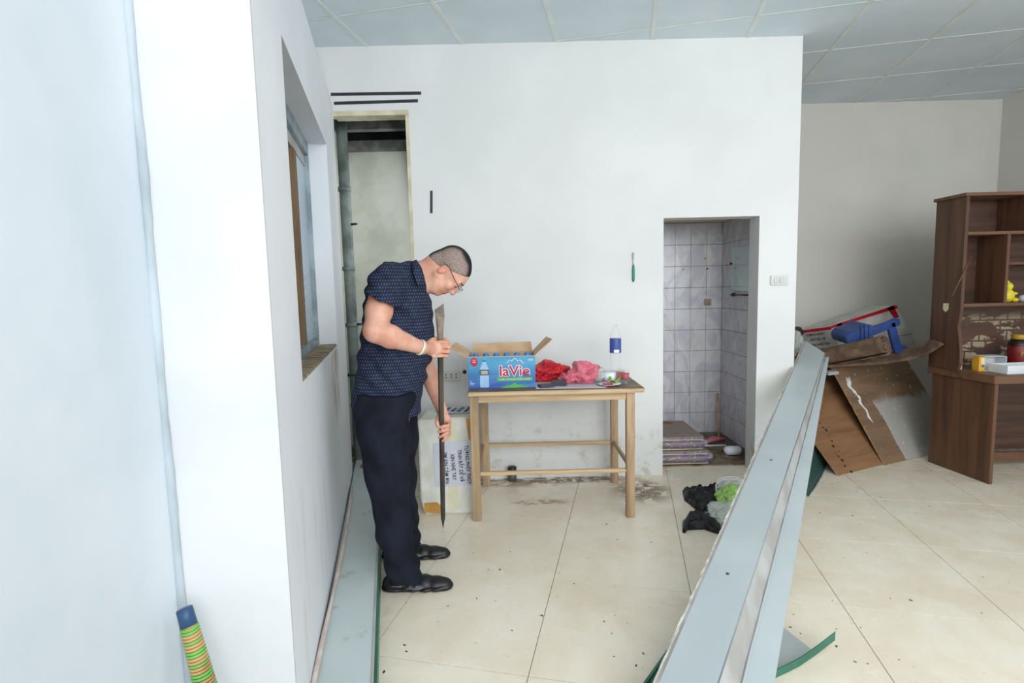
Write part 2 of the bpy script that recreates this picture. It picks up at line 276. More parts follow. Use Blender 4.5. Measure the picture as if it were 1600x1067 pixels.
def tube(name, pts, rad, mat, parent=None, n=12, smooth=True, cap=True, flat=None):
    pts = [Vector(p) for p in pts]; R = rad if isinstance(rad, (list, tuple)) else [rad]*len(pts); vs, fs = [], []; ref = None
    for i, p in enumerate(pts):
        t = (pts[min(i+1, len(pts)-1)]-pts[max(i-1, 0)]).normalized()
        if ref is None: ref = t.orthogonal().normalized()
        ref = (ref - t*ref.dot(t)).normalized(); b = t.cross(ref)
        for j in range(n):
            a = 2*math.pi*j/n; vs.append(p+ref*(R[i]*math.cos(a))+b*(R[i]*(flat or 1)*math.sin(a)))
    for i in range(len(pts)-1):
        for j in range(n): fs.append((i*n+j, i*n+(j+1) % n, (i+1)*n+(j+1) % n, (i+1)*n+j))
    if cap: fs += [tuple(range(n))[::-1], tuple((len(pts)-1)*n+j for j in range(n))]
    me = me_from(vs, fs, smooth); return link(name, me, mat, parent)
def lathe(name, prof, mat, parent=None, n=24, at=(0, 0, 0)):
    vs, fs = [], []
    for r, z in prof:
        for j in range(n):
            a = 2*math.pi*j/n; vs.append((at[0]+r*math.cos(a), at[1]+r*math.sin(a), at[2]+z))
    for i in range(len(prof)-1):
        for j in range(n): fs.append((i*n+j, i*n+(j+1) % n, (i+1)*n+(j+1) % n, (i+1)*n+j))
    fs += [tuple(range(n))[::-1], tuple((len(prof)-1)*n+j for j in range(n))]
    return link(name, me_from(vs, fs, True), mat, parent)
def sheet(name, fn, nu, nv, mat, parent=None, th=0.):
    vs = [fn(i/nu, j/nv) for i in range(nu+1) for j in range(nv+1)]; fs = [(i*(nv+1)+j, (i+1)*(nv+1)+j, (i+1)*(nv+1)+j+1, i*(nv+1)+j+1) for i in range(nu) for j in range(nv)]
    me = me_from(vs, fs, True); o = link(name, me, mat, parent)
    if th: md = o.modifiers.new('thickness', 'SOLIDIFY'); md.thickness = th; md.offset = 0
    return o
def text(name, s, size, org, right, up, mat, parent=None, ext=.0006, sx=1., bold=0.):
    """org = centre of the text; right/up = unit axes on the surface"""
    cu = bpy.data.curves.new('text', 'FONT'); cu.body = s; cu.size = size; cu.extrude = ext; cu.align_x = 'CENTER'; cu.align_y = 'CENTER'; cu.resolution_u = 3; cu.offset = bold
    to = bpy.data.objects.new('text_tmp', cu); COL.objects.link(to); dg = bpy.context.evaluated_depsgraph_get(); dg.update()
    me = bpy.data.meshes.new_from_object(to.evaluated_get(dg)); bpy.data.objects.remove(to)
    r = Vector(right).normalized(); u = Vector(up).normalized(); n = r.cross(u); mt = Matrix((r*sx, u, n)).transposed().to_4x4(); mt.translation = Vector(org)+n*(ext+.0004); me.transform(mt)
    me.materials.clear(); return link(name, me, mat, parent)
def crumple(name, c, r, mat, parent=None, amp=.25, seed=0, sub=4, sc=3., zmin=None):
    bm = bmesh.new(); bmesh.ops.create_icosphere(bm, subdivisions=sub, radius=1)
    from mathutils import noise as nz
    for v in bm.verts:
        p = v.co.normalized(); q = p*sc+Vector((seed*7.3, seed*3.1, seed)); a = 1+amp*(nz.noise(q*.6)*.9 + .22*(1-2.2*abs(nz.noise(q*1.1)))-.15 + .10*nz.noise(q*3))
        v.co = Vector((p.x*r[0]*a, p.y*r[1]*a, p.z*r[2]*a))+Vector(c)
        if zmin is not None and v.co.z < zmin: v.co.z = zmin+.0005*random.random()
    me = bpy.data.meshes.new('mesh'); bm.to_mesh(me); bm.free(); me.polygons.foreach_set('use_smooth', [True]*len(me.polygons)); return link(name, me, mat, parent)

# ---------------------------------------------------------------- signed-distance modeller for body and clothes
class SDF:
    def __init__(s, lo, hi, h):
        s.lo = np.array(lo, float); s.h = h; s.n = np.ceil((np.array(hi)-s.lo)/h).astype(int)+1; s.D = np.full(s.n, .06, np.float32)
    def win(s, lo, hi):
        a = np.clip(np.floor((np.array(lo)-s.lo)/s.h).astype(int), 0, s.n-1); b = np.clip(np.ceil((np.array(hi)-s.lo)/s.h).astype(int)+1, 1, s.n)
        sl = tuple(slice(a[i], max(b[i], a[i]+1)) for i in range(3)); g = [s.lo[i]+s.h*np.arange(sl[i].start, sl[i].stop) for i in range(3)]
        return sl, g[0][:, None, None].astype(np.float32), g[1][None, :, None].astype(np.float32), g[2][None, None, :].astype(np.float32)
    def put(s, sl, d, k, sub=False):
        A = s.D[sl]
        if sub: d = -d; hh = np.clip(.5-.5*(d-A)/k*-1, 0, 1) if 0 else None; hh = np.clip(.5+.5*(d-A)/k, 0, 1); s.D[sl] = A*(1-hh)+d*hh+k*hh*(1-hh)
        else: hh = np.clip(.5+.5*(A-d)/k, 0, 1); s.D[sl] = A*(1-hh)+d*hh-k*hh*(1-hh)
    def cone(s, a, b, ra, rb, k=.01, sub=False):
        a = np.array(a, float); b = np.array(b, float); R = max(ra, rb)+k*2+s.h*3; sl, X, Y, Z = s.win(np.minimum(a, b)-R, np.maximum(a, b)+R); v = b-a; L = max(v@v, 1e-9)
        t = np.clip(((X-a[0])*v[0]+(Y-a[1])*v[1]+(Z-a[2])*v[2])/L, 0, 1); d = np.sqrt((X-a[0]-t*v[0])**2+(Y-a[1]-t*v[1])**2+(Z-a[2]-t*v[2])**2)-(ra+t*(rb-ra)); s.put(sl, d, k, sub)
    def chain(s, P, R, k=.01):
        for i in range(len(P)-1): s.cone(P[i], P[i+1], R[i], R[i+1], k)
    def ell(s, c, r, k=.01, rot=None, sub=False):
        c = np.array(c, float); r = np.array(r, float); R = max(r)+k*2+s.h*3; sl, X, Y, Z = s.win(c-R, c+R); X = X-c[0]; Y = Y-c[1]; Z = Z-c[2]
        if rot is not None: q = [X*rot[i][0]+Y*rot[i][1]+Z*rot[i][2] for i in range(3)]
        else: q = [X, Y, Z]
        l = np.sqrt((q[0]/r[0])**2+(q[1]/r[1])**2+(q[2]/r[2])**2); l2 = np.sqrt((q[0]/r[0]**2)**2+(q[1]/r[1]**2)**2+(q[2]/r[2]**2)**2)+1e-6
        s.put(sl, (l*(l-1)/l2), k, sub)
    def loft(s, rows, k=.01, p=2.3):
        """rows: (z, cx, cy, rx, ry)"""
        rows = sorted(rows); R = np.array(rows, float); zz = R[:, 0]; mr = R[:, 3:5].max()+.03
        sl, X, Y, Z = s.win((R[:, 1].min()-mr, R[:, 2].min()-mr, zz[0]-.03), (R[:, 1].max()+mr, R[:, 2].max()+mr, zz[-1]+.03)); z = Z[0, 0]
        f = lambda i: np.interp(z, zz, R[:, i])[None, None, :]
        def sm(i):
            a = np.interp(z, zz, R[:, i]); w = max(1, int(.03/s.h)); kk = np.ones(2*w+1)/(2*w+1); return np.convolve(np.pad(a, w, 'edge'), kk, 'valid')[None, None, :]
        cx, cy, rx, ry = sm(1), sm(2), sm(3), sm(4); q = (np.abs((X-cx)/rx)**p+np.abs((Y-cy)/ry)**p)**(1/p); d = (q-1)*np.minimum(rx, ry)
        d = np.maximum(d, np.maximum(zz[0]-Z, Z-zz[-1])); s.put(sl, d.astype(np.float32), k)
    def cut(s, p, n, lo=None, hi=None):
        """remove the side n points to"""
        sl, X, Y, Z = s.win(lo if lo is not None else s.lo, hi if hi is not None else s.lo+s.n*s.h); n = np.array(n, float); n /= np.linalg.norm(n)
        s.D[sl] = np.maximum(s.D[sl], ((X-p[0])*n[0]+(Y-p[1])*n[1]+(Z-p[2])*n[2]))
    def mesh(s):
        D = s.D; N = D.shape; ins = D < 0
        c = np.zeros(tuple(n-1 for n in N), np.uint8)
        for i in (0, 1):
            for j in (0, 1):
                for k in (0, 1): c += ins[i:N[0]-1+i, j:N[1]-1+j, k:N[2]-1+k]
        act = (c > 0) & (c < 8); idx = -np.ones(act.shape, np.int64); A = np.argwhere(act); idx[act] = np.arange(len(A))
        acc = np.zeros((len(A), 3)); cnt = np.zeros(len(A))
        C = [(i, j, k) for i in (0, 1) for j in (0, 1) for k in (0, 1)]
        for a in C:
            for ax in range(3):
                if a[ax]: continue
                b = list(a); b[ax] = 1; va = D[A[:, 0]+a[0], A[:, 1]+a[1], A[:, 2]+a[2]]; vb = D[A[:, 0]+b[0], A[:, 1]+b[1], A[:, 2]+b[2]]; m = (va < 0) != (vb < 0); t = np.where(m, va/(va-vb+1e-12), 0)
                pt = np.tile(np.array(a, float), (len(A), 1)); pt[:, ax] += t; acc[m] += pt[m]; cnt[m] += 1
        V = (A+acc/cnt[:, None])*s.h+s.lo; Fs = []
        for ax in range(3):
            s0 = [slice(1, N[i]-1) for i in range(3)]; s1 = list(s0); s0[ax] = slice(0, N[ax]-1); s1[ax] = slice(1, N[ax]); a = ins[tuple(s0)]; b = ins[tuple(s1)]; e = np.argwhere(a != b)
            off = [0 if i == ax else 1 for i in range(3)]; e2 = e+off; fl = a[tuple(e.T)]; u, w = (ax+1) % 3, (ax+2) % 3; q = []
            for du, dw in ((-1, -1), (0, -1), (0, 0), (-1, 0)):
                p = e2.copy(); p[:, u] += du; p[:, w] += dw; q.append(idx[tuple(p.T)])
            q = np.stack(q, 1); q[~fl] = q[~fl][:, ::-1]; Fs.append(q)
        return V, np.concatenate(Fs)
def np_mesh(V, Fq, smooth=1):
    # light Laplacian smoothing
    for _ in range(smooth):
        acc = np.zeros_like(V); n = np.zeros(len(V))
        for i in range(4): a = Fq[:, i]; b = Fq[:, (i+1) % 4]; np.add.at(acc, a, V[b]); np.add.at(n, a, 1); np.add.at(acc, b, V[a]); np.add.at(n, b, 1)
        V = .5*V+.5*acc/np.maximum(n, 1)[:, None]
    me = bpy.data.meshes.new('mesh'); me.vertices.add(len(V)); me.vertices.foreach_set('co', V.astype(np.float32).ravel()); me.loops.add(len(Fq)*4); me.loops.foreach_set('vertex_index', Fq.astype(np.int32).ravel())
    me.polygons.add(len(Fq)); me.polygons.foreach_set('loop_start', np.arange(0, len(Fq)*4, 4, dtype=np.int32)); me.update(calc_edges=True); me.polygons.foreach_set('use_smooth', np.ones(len(Fq), bool)); me.validate(); return me
def add_attr(me, name, vals): a = me.attributes.new(name, 'FLOAT', 'POINT'); a.data.foreach_set('value', np.asarray(vals, np.float32))

# ================================================================= SETTING
HC = 2.987; YB = 3.705
# floor: slab with separate tiles
fl_o = S(box('floor', -2.2, 5.2, -3.2, 5.4, -.08, -.0035, M['grout']))
tme = bev_me(me_from(boxv(-.3036, .3036, -.3166, .3166, -.0033, 0), BF), .0003, 1); tme.materials.append(M['tile'])
for i in range(-3, 9):
    for j in range(-2, 9):
        uc = -.35+.61*(i+.5); vc = 2.337+.636*(j+.5-1); p = G(uc, vc)
        if not (-1.9 < p.x < 4.95 and .55 < p.y < 5.2): continue
        o = link('tile', tme, None, fl_o); o.location = (p.x, p.y, 0); o.rotation_euler = (0, 0, -GA)
# ceiling: slab, boards, tee bars
ce = S(box('ceiling', -2.2, 5.4, -.6, 5.4, HC+.03, HC+.12, M['dark']))
cme = bev_me(me_from(boxv(-.302, .302, -.322, .322, HC, HC+.012), BF), .004, 1); cme.materials.append(M['ceiltile'])
for i in range(-5, 8):
    for j in range(-5, 5):
        uc = .15+.62*(i+.5); vc = 3.68+.66*(j+.5); p = G(uc, vc)
        if not (-2.3 < p.x < 5.4 and -.4 < p.y < 5.6): continue
        o = link('ceiling_tile', cme, None, ce); o.location = (p.x, p.y, 0); o.rotation_euler = (0, 0, -GA)
for i in range(-5, 9): u = .15+.62*i; box('tee_bar', u-.012, u+.012, -.3, 5.9, HC-.003, HC+.006, M['tbar'], ce, f=lambda x, y, z: G(x, y, z))
for j in range(-5, 4): v = 3.68+.66*j; box('tee_bar', -2.3, 5., v-.006, v+.006, HC-.002, HC+.006, M['tbar'], ce, f=lambda x, y, z: G(x, y, z))
# left wall in its own frame: s towards the camera, o outwards (to the left)
WE = Vector((.226, -.974, 0)).normalized(); WO = Vector((-.974, -.226, 0)).normalized(); W0 = Vector((-1.168, YB, 0))
def WL(s, o, z):
    b = W0+WE*s+WO*o; return Vector((b.x, b.y, z))
SN = 2.366; TW = .27; sa, sb, za, zb = .60, 1.93, 1.045, 2.20
wl = boxes('wall_left', [(0, SN, 0, TW, 0, za), (0, sa, 0, TW, za, zb), (sb, SN, 0, TW, za, zb), (0, SN, 0, TW, zb, 2.60)], M['wall_left'], f=WL); S(wl)
vs = [WL(0, 0, 2.6), WL(SN, 0, 2.6), WL(SN, TW, 2.6), WL(0, TW, 2.6), WL(0, .098, HC), WL(SN, .098, HC), WL(SN, TW, HC), WL(0, TW, HC)]
w2 = link('wall_left_top', me_from(vs, BF), M['wall_left']); w2.name = 'trim_2'; S(w2)
S(box('wall_column', SN-.001, SN+.012, -.001, TW+.05, 0, HC, M['column'], f=WL))
S(box('wall_near_left', SN+.012, 4.0, TW, TW+.12, 0, HC, M['nearwall'], f=WL))
# caulk ridge in the corner
pts = [WL(SN+.016, TW-.004+.0012*math.sin(i*.35), .02+i*(HC-.03)/60) for i in range(61)]
S(tube('trim_1', pts, [.0125+.0012*math.sin(i*.8)+.0008*math.sin(i*2.9) for i in range(61)], M['caulk'], None, 8))
# sill and window in the recess
sl_ = box('sill', sa, sb, .004, .10, za-.01, za+.012, M['sill'], wl, .003, f=WL)
wn = S(E('window_1', WL((sa+sb)/2, .10, za)))
def WP(o): o.parent = wn; o.matrix_parent_inverse = wn.matrix_world.inverted(); return o
bpy.context.view_layer.update()
for nm, b, mt in (('window_frame', (sa, sb, .10, .14, zb-.07, zb), 'frame'), ('window_frame', (sa, sb, .12, .15, zb-.13, zb-.07), 'panel_side'), ('window_frame', (sa, sb, .10, .14, za+.012, za+.05), 'frame'), ('window_frame', (sa, sa+.02, .10, .14, za+.05, zb-.05), 'frame'), ('window_frame', (sb-.03, sb, .10, .14, za+.05, zb-.05), 'frame'),
                  ('timber_stile', (sa+.36, sa+.43, .115, .15, za+.05, zb-.13), 'darkwood'), ('window_pane', (sa+.02, sa+.36, .125, .131, za+.05, zb-.13), 'frost'), ('dark_gap_sheet', (sa+.43, sb-.03, .14, .15, za+.05, zb-.05), 'black')):  # black sheet beyond the timber stands for the dark of a gap
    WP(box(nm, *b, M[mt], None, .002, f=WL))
# back wall with doorway and bathroom opening
BX = 1.986; dx0, dx1, dz = -1.168, -.661, 2.57; bx0, bx1, bz = 1.062, 1.722, 1.816
wb = S(boxes('wall_back', [(dx0-.12, dx1, YB, YB+.15, dz, HC), (dx1, bx0, YB, YB+.15, 0, HC), (bx0, bx1, YB, YB+.15, bz, HC), (bx1, BX, YB, YB+.15, 0, HC)], M['wall']))
S(box('wall_side', BX-.10, BX, YB+.15, 5.05, 0, HC, M['farwall']))
S(box('wall_far', BX-.1, 5.1, 5.05, 5.2, 0, HC, M['farwall']))
S(box('wall_right', 4.56, 4.7, 1.6, 5.05, 0, HC, M['farwall']))
# doorway frame
S(boxes('door_1', [(dx0, dx1, YB-.012, YB+.10, dz-.032, dz), (dx1-.022, dx1, YB-.010, YB+.14, 0, dz-.032)], M['cream'], bev=.002))
# passage behind the doorway
S(boxes('wall_passage', [(-2.3, -.55, 4.55, 4.7, 0, 2.52), (-.66, -.55, YB+.15, 4.55, 0, 2.98)], M['passwall']))
S(box('wall_passage_left', -1.37, -1.335, YB+.02, 4.55, 0, 2.98, M['passwall']))
S(box('trim_3', -2.2, -.6, 4.50, 4.72, 2.52, 2.60, M['concrete'])); S(box('trim_4', -2.2, -.6, YB+.16, 4.8, 2.83, 2.90, M['dark'])); S(box('trim_5', -2.2, -.6, 4.2, 4.27, 2.60, 2.70, M['concrete'])); S(box('trim_6', -2.2, -.55, 4.72, 4.8, 2.50, 2.9, M['dark']))
# bathroom
bY, bX = 4.53, 1.80
S(box('wall_bathroom_back', .9, 1.95, bY, bY+.06, 0, 1.95, M['tgrout'])); wbb = bpy.data.objects['wall_bathroom_back']
S(box('wall_bathroom_right', bX, bX+.06, YB+.15, bY, 0, 1.95, M['tgrout'])); wbr = bpy.data.objects['wall_bathroom_right']
S(box('wall_bathroom_left', .86, .92, YB+.15, bY, 0, 1.95, M['tgrout']))
S(box('trim_7', .86, BX-.1, YB+.15, bY+.06, 1.875, 1.95, M['cream']))
S(box('trim_8', .92, bX, YB+.16, bY, .0005, .008, M['bathfloor']))
t1 = bev_me(me_from(boxv(-.0655, .0655, -.006, 0, -.0885, .0885), BF), .0012, 1); t1.materials.append(M['walltile'])
t2 = bev_me(me_from(boxv(-.006, 0, -.0655, .0655, -.0885, .0885), BF), .0012, 1); t2.materials.append(M['walltile'])
for j in range(10):
    z = 1.873-.18*(j+.5)
    for i in range(6):
        o = link('wall_tile', t1, None, wbb); o.location = (bX-.036-.133*(i+.5)+.03, bY, z)
    for i in range(5):
        y = bY-.066-.133*i
        if y > YB+.2: o = link('wall_tile', t2, None, wbr); o.location = (bX, y, z)

# ================================================================= LOOSE ITEMS ON WALLS
def strip(name, pa, pb, w, mat, label, cat, group=None, th=.002):
    a = ony(*pa, YB-.0005); b = ony(*pb, YB-.0005); d = (b-a).normalized(); n = Vector((0, -1, 0)); s = d.cross(n).normalized()*(w/2)
    return T(prism(name, [a-s, b-s, b+s, a+s], n*th, mat), label, cat, group)
strip('tape_strip', (517, 147.5), (658, 145.5), .020, M['tape'], 'upper long black tape strip across the wall above the doorway', 'tape')
strip('tape_strip', (522, 161.5), (653, 157.5), .020, M['tape'], 'lower long black tape strip just above the doorway lintel', 'tape')
strip('tape_strip', (674, 298), (674, 333), .017, M['tape'], 'short upright black tape strip right of the doorway', 'tape')
# ceiling hook
hk = ony(1019, 52, YB-.02); T(box('ceiling_bracket', hk.x-.006, hk.x+.006, hk.y-.01, hk.y, hk.z-.02, HC, M['black']), 'tiny black bracket at the ceiling above the white back wall', 'bracket')
def plate(name, x0, y0, x1, y1, mat, th=.012):
    a = ony(x0, y1, YB); b = ony(x1, y0, YB); cx, cz = (a.x+b.x)/2, (a.z+b.z)/2
    e = E(name, (cx, YB, cz)); w, h = (b.x-a.x)/2, (b.z-a.z)/2; box('plate', -w, w, -th, 0, -h, h, mat, e, .003); return e, w, h, th
so, w, h, th = plate('wall_socket', 692, 579, 719, 595, M['white_plastic'])
for i in (-.6, 0, .55):
    for j in (-.3, .3): box('socket_hole', i*w-.004, i*w+.004, -th-.0006, -th+.001, j*h-.005, j*h+.005, M['hole'], so)
T(so, 'white double wall socket beside the iron bar, left of the blue box', 'socket')
sw, w, h, th = plate('light_switch', 1203, 430, 1231, 446, M['white_plastic'])
for i in (-.45, .2): box('rocker', i*w-.012, i*w+.012, -th-.002, -th, -h*.5, h*.5, M['white_plastic'], sw, .001)
T(sw, 'white light switch plate on the wall right of the bathroom opening', 'switch')
p = ony(726, 581, YB); T(lathe('wall_hole_disc', [(.0001, 0), (.014, 0), (.014, .002), (.009, .004), (.0001, .004)], M['hole'], at=(0, 0, 0), n=16), 'small round black disc standing for a hole in the wall beside the socket', 'grommet')  # black disc put in for the dark of a round hole
g = bpy.data.objects['wall_hole_disc']; g.location = p; g.rotation_euler = (math.pi/2, 0, 0)
# toothbrush hanging on wall
a = ony(990, 392, YB-.012); b = ony(990.5, 440, YB-.012); tb = E('toothbrush', (a.x, YB, b.z)); L = a.z-b.z
tube('handle', [(0, -.008, 0), (0, -.009, L*.12), (0, -.009, L*.4), (0, -.008, L*.55)], [.006, .009, .009, .005], M['teal'], tb)
tube('neck', [(0, -.008, L*.55), (0, -.008, L*.95)], [.004, .004], M['white_plastic'], tb); box('bristles', -.006, .006, -.02, -.008, L*.72, L*.95, M['silver'], tb, .002)
T(tb, 'toothbrush with teal handle stuck upright on the white wall left of bathroom', 'toothbrush')
# bathroom fittings
mr = E('wall_mirror', (bX-.006, 4.06, 1.30)); 
def MR(y0, y1, z0, z1, x0, x1, nm, mt, bev=.002): return box(nm, x0, x1, y0, y1, z0, z1, M[mt], mr, bev)
MR(-.19, .26, 0, .34, -.010, -.004, 'mirror_glass', 'mirror'); tube('towel_rail', [(-.02, -.17, -.03), (-.02, .24, -.03)], .006, M['hook_dark'], mr)
for y in (-.15, .2): tube('rail_bracket', [(0, y, -.03), (-.024, y, -.03)], .014, M['hook_dark'], mr)
for y in (-.19, .26): tube('mirror_clip', [(0, y, .22), (-.018, y, .22)], .010, M['hook_dark'], mr)
T(mr, 'frameless bathroom mirror with small dark rail on the right tiled wall', 'mirror')
p = ony(1105.5, 472, bY-.006); e = E('wall_cover_plate', (p.x, bY-.006, p.z)); box('plate', -.030, .030, -.008, 0, -.028, .028, M['beige_plate'], e, .003); T(e, 'small square beige cover plate on tiled bathroom wall', 'cover plate')
for n, (x, y) in enumerate(((1105, 420), (1101, 404), (1067, 421))):
    p = ony(x, y, bY-.006); o = tube('wall_nail', [(p.x, bY-.006, p.z), (p.x, bY-.02, p.z)], .006 if n == 0 else .004, M['hook_dark'], None, 8)
    T(o, ('dark nail in the tile joint above the beige cover plate', 'higher dark nail near top of the tiled bathroom wall', 'leftmost dark nail on the tiled bathroom wall')[n], 'nail')
# plunger / squeegee with stick and pink head in the bathroom corner
sq = E('pink_squeegee', (1.72, 4.36, .01)); tube('stick', [(0, 0, .06), (.03, .10, .42)], .008, M['rope_tan'], sq)
tube('pink_head', [(-.13, -.03, .03), (-.05, 0, .05), (.06, .01, .05)], [.014, .026, .012], M['pink'], sq); box('blade', -.15, .05, -.045, -.035, 0, .014, M['pr_white'], sq, .002)
T(sq, 'pink headed floor squeegee with thin stick leaning in bathroom corner', 'squeegee')
# mattresses
def mattress(z0, x1, y0, y1, h, lab):
    e = E('folded_mattress', ((.94+x1)/2, (y0+y1)/2, z0)); w = (x1-.94)/2; d = (y1-y0)/2
    me = me_from(boxv(-w, w, -d, d, 0, h), BF); bm = bmesh.new(); bm.from_mesh(me); bmesh.ops.bevel(bm, geom=bm.edges[:], offset=h*.34, segments=4, affect='EDGES'); bm.to_mesh(me); bm.free(); me.polygons.foreach_set('use_smooth', [True]*len(me.polygons))
    link('cover', me, M['floral'], e); box('quilted_top', -w+.02, w-.03, -d+.03, d-.02, h-.001, h+.004, M['quilt'], e, .002)
    for zz in (.12, .88): tube('piping', [(-w+.03, -d+.004, h*zz), (w-.05, -d+.004, h*zz)], .004, M['cream_tag'], e, 6)
    T(e, lab, 'mattress'); return e
mattress(.009, 1.50, 3.87, 4.40, .095, 'lower thin mattress with purple floral cover on the bathroom floor')
mattress(.110, 1.47, 3.90, 4.44, .095, 'upper thin floral mattress lying on the other in bathroom')
e = E('white_cloth_roll', (1.705, 4.07, .01)); me_ = tube('roll', [(-.055, 0, .036), (-.045, 0, .038), (-.03, 0, .040), (.06, 0, .040), (.07, 0, .038), (.08, 0, .036)], [.012, .030, .036, .036, .030, .012], M['pr_white'], e, 16); T(e, 'white rolled cloth on dirty floor beside the bathroom jamb', 'cloth')
for i in range(3): pass
d_ = [crumple('dirt_clod', (1.50+.07*i, 4.0+.09*(i*1.7 % 3), .015), (.03, .025, .012), M['bathfloor'], None, .4, i+3, 2, zmin=.008) for i in range(4)]
me = bpy.data.meshes.new('mesh'); bm = bmesh.new()
for o in d_: bm.from_mesh(o.data)
for o in d_: bpy.data.objects.remove(o)
bm.to_mesh(me); bm.free(); o = link('loose_dirt', me, M['bathfloor']); T(o, 'brown clods of dirt on the bathroom floor right of mattresses', 'dirt'); o['kind'] = 'stuff'
# passage pipe and rubble
pxm = ony(545, 420, 4.0).x
pp = E('drain_pipe', (pxm, 4.0, 0)); tube('pipe', [(.005, 0, 0), (0, 0, 2.82)], .040, M['pipe'], pp, 20)
for z in (.72, 1.10, 1.52, 2.1): tube('pipe_collar', [(0, 0, z), (0, 0, z+.03)], .047, M['pipe'], pp, 20); 
for z in (1.12, 1.86): tube('pipe_bolt', [(.04, -.01, z), (.085, -.03, z)], .009, M['hook_dark'], pp, 8)
tube('pipe_bracket', [(-.05, -.05, .74), (.25, -.05, .74)], .008, M['hook_dark'], pp, 8)
T(pp, 'grey-green vertical drain pipe inside the narrow doorway at left', 'pipe')
tube_o = tube('thin_pipe', [(-1.312, 3.88, 0.0), (-1.312, 3.88, 2.80)], .012, M['pipe']); T(tube_o, 'thin dark upright pipe left of the thick drain pipe', 'pipe')
bm = bmesh.new()
for i in range(26):
    x = -1.30+.30*random.random(); y = 3.76+.6*random.random(); r = .03+.04*random.random(); mt = Matrix.Translation((x, y, r*.6+.10*max(0, (y-3.7)))) @ Matrix.Rotation(random.random()*3, 4, 'Z') @ Matrix.Rotation(random.random(), 4, 'X') @ Matrix.Diagonal((1.3, .9, .7, 1))
    bmesh.ops.create_icosphere(bm, subdivisions=1, radius=r, matrix=mt)
for v in bm.verts: v.co.z = max(v.co.z, .001)
me = bpy.data.meshes.new('mesh'); bm.to_mesh(me); bm.free(); o = link('plaster_rubble', me, M['rubble']); T(o, 'broken plaster rubble heaped on the floor inside the doorway', 'rubble'); o['kind'] = 'stuff'

# ================================================================= LEFT FLOOR CHANNEL + TRIM + BROOM
ch = E('metal_channel', WL(1.0, -.1, 0)); bpy.context.view_layer.update(); inv = ch.matrix_world.inverted()
def CH(nm, b, mt, bev=.002, par=ch):
    o = box(nm, *b, M[mt], None, bev, f=lambda s, o_, z: inv @ Vector(WL(s, o_, z))); o.parent = par; return o
CH('top_sheet', (-.75, 2.75, -.200, -.012, .074, .080), 'panel_left'); CH('green_edge', (-.75, 2.75, -.210, -.2005, 0.001, .082), 'green', .001); CH('inner_side', (-.75, 2.75, -.0119, -.008, 0.001, .078), 'panel_left')
CH('lip', (-.75, 2.75, -.200, -.190, .0802, .084), 'panel_side', .001)
T(ch, 'long pale grey-green metal channel with green edge along the left wall', 'metal channel')
pts = [WL(.35+i*.22, -.018-.010*math.sin(i*.5)-.0, .091+.002*math.sin(i)) for i in range(11)]
T(tube('trim_strip', pts, [.010+.002*math.sin(i*1.9) for i in range(11)], M['pink_paint'], None, 10, flat=.8), 'dusty pale pink moulding strip lying against the left wall base', 'trim')
br_ = E('hand_broom', (-.86, 1.19, 0)); A = Vector((.02, -.07, .03)); B = Vector((-.058, .112, .516)); 
A = Vector(ony(322, 1075, 1.20))-Vector((-.86, 1.19, 0)); B = Vector(ony(288, 951, 1.235))-Vector((-.86, 1.19, 0)); D_ = (B-A).normalized(); A2 = B-D_*.47
tube('grip', [A2+D_*.0, A2+D_*.12, B-D_*.03], [.024, .021, .0175], M['rope_tan'], br_, 14); tube('cap', [B-D_*.042, B, B+D_*.002], [.0195, .0185, .015], M['cap_navy'], br_, 16)
for i in range(34):
    q = B-D_*(.046+i*.0078); r_ = .0182+i*.0002; pts = [q+D_.orthogonal().normalized()*r_*math.cos(t)+D_.cross(D_.orthogonal().normalized())*r_*math.sin(t)+D_*.004*math.sin(t) for t in np.linspace(0, 2*math.pi, 17)]
    tube('binding', pts, .0034, M['rope_green'] if i % 7 in (0, 1, 4) else M['rope_tan'], br_, 6)
tube('bristles', [A2, A2-D_*.06, Vector((A2.x+.01, A2.y, .004))], [.026, .04, .09], M['rope_tan'], br_, 16, flat=.35)
T(br_, 'hand broom with blue cap and green and tan woven grip leaning in left corner', 'broom')

# ================================================================= TABLE
ZT = .776; tx = E('wooden_table', (.22, 3.3, 0)); O = Vector((.22, 3.3, 0))
def TB(nm, x0, x1, y0, y1, z0, z1, mt, bev=.003, par=tx): return box(nm, x0-O.x, x1-O.x, y0-O.y, y1-O.y, z0, z1, M[mt], par, bev)
TB('tabletop', -.262, .752, 2.985, 3.63, ZT-.018, ZT, 'topwood'); TB('tabletop_edge', -.258, .748, 2.975, 2.985, ZT-.026, ZT-.002, 'pine')
for (x, y) in ((-.228, 3.02), (.675, 3.02), (-.20, 3.58), (.690, 3.58)): TB('leg', x-.024, x+.024, y-.022, y+.022, 0, ZT-.018, 'pinez', .003)
TB('apron', -.204, .651, 3.006, 3.024, ZT-.070, ZT-.020, 'pine'); TB('apron', -.176, .666, 3.575, 3.592, ZT-.070, ZT-.020, 'pine')
TB('apron', -.232, -.214, 3.042, 3.558, ZT-.070, ZT-.020, 'piney'); TB('apron', .676, .694, 3.042, 3.558, ZT-.070, ZT-.020, 'piney')
TB('stretcher', -.204, .651, 3.006, 3.030, .272, .294, 'pine'); TB('stretcher', -.176, .666, 3.57, 3.594, .272, .296, 'pine')
TB('stretcher', -.228, -.208, 3.042, 3.558, .276, .300, 'piney'); TB('stretcher', .674, .694, 3.042, 3.558, .276, .300, 'piney')
T(tx, 'plain pine table with stretchers standing against the white back wall', 'table')
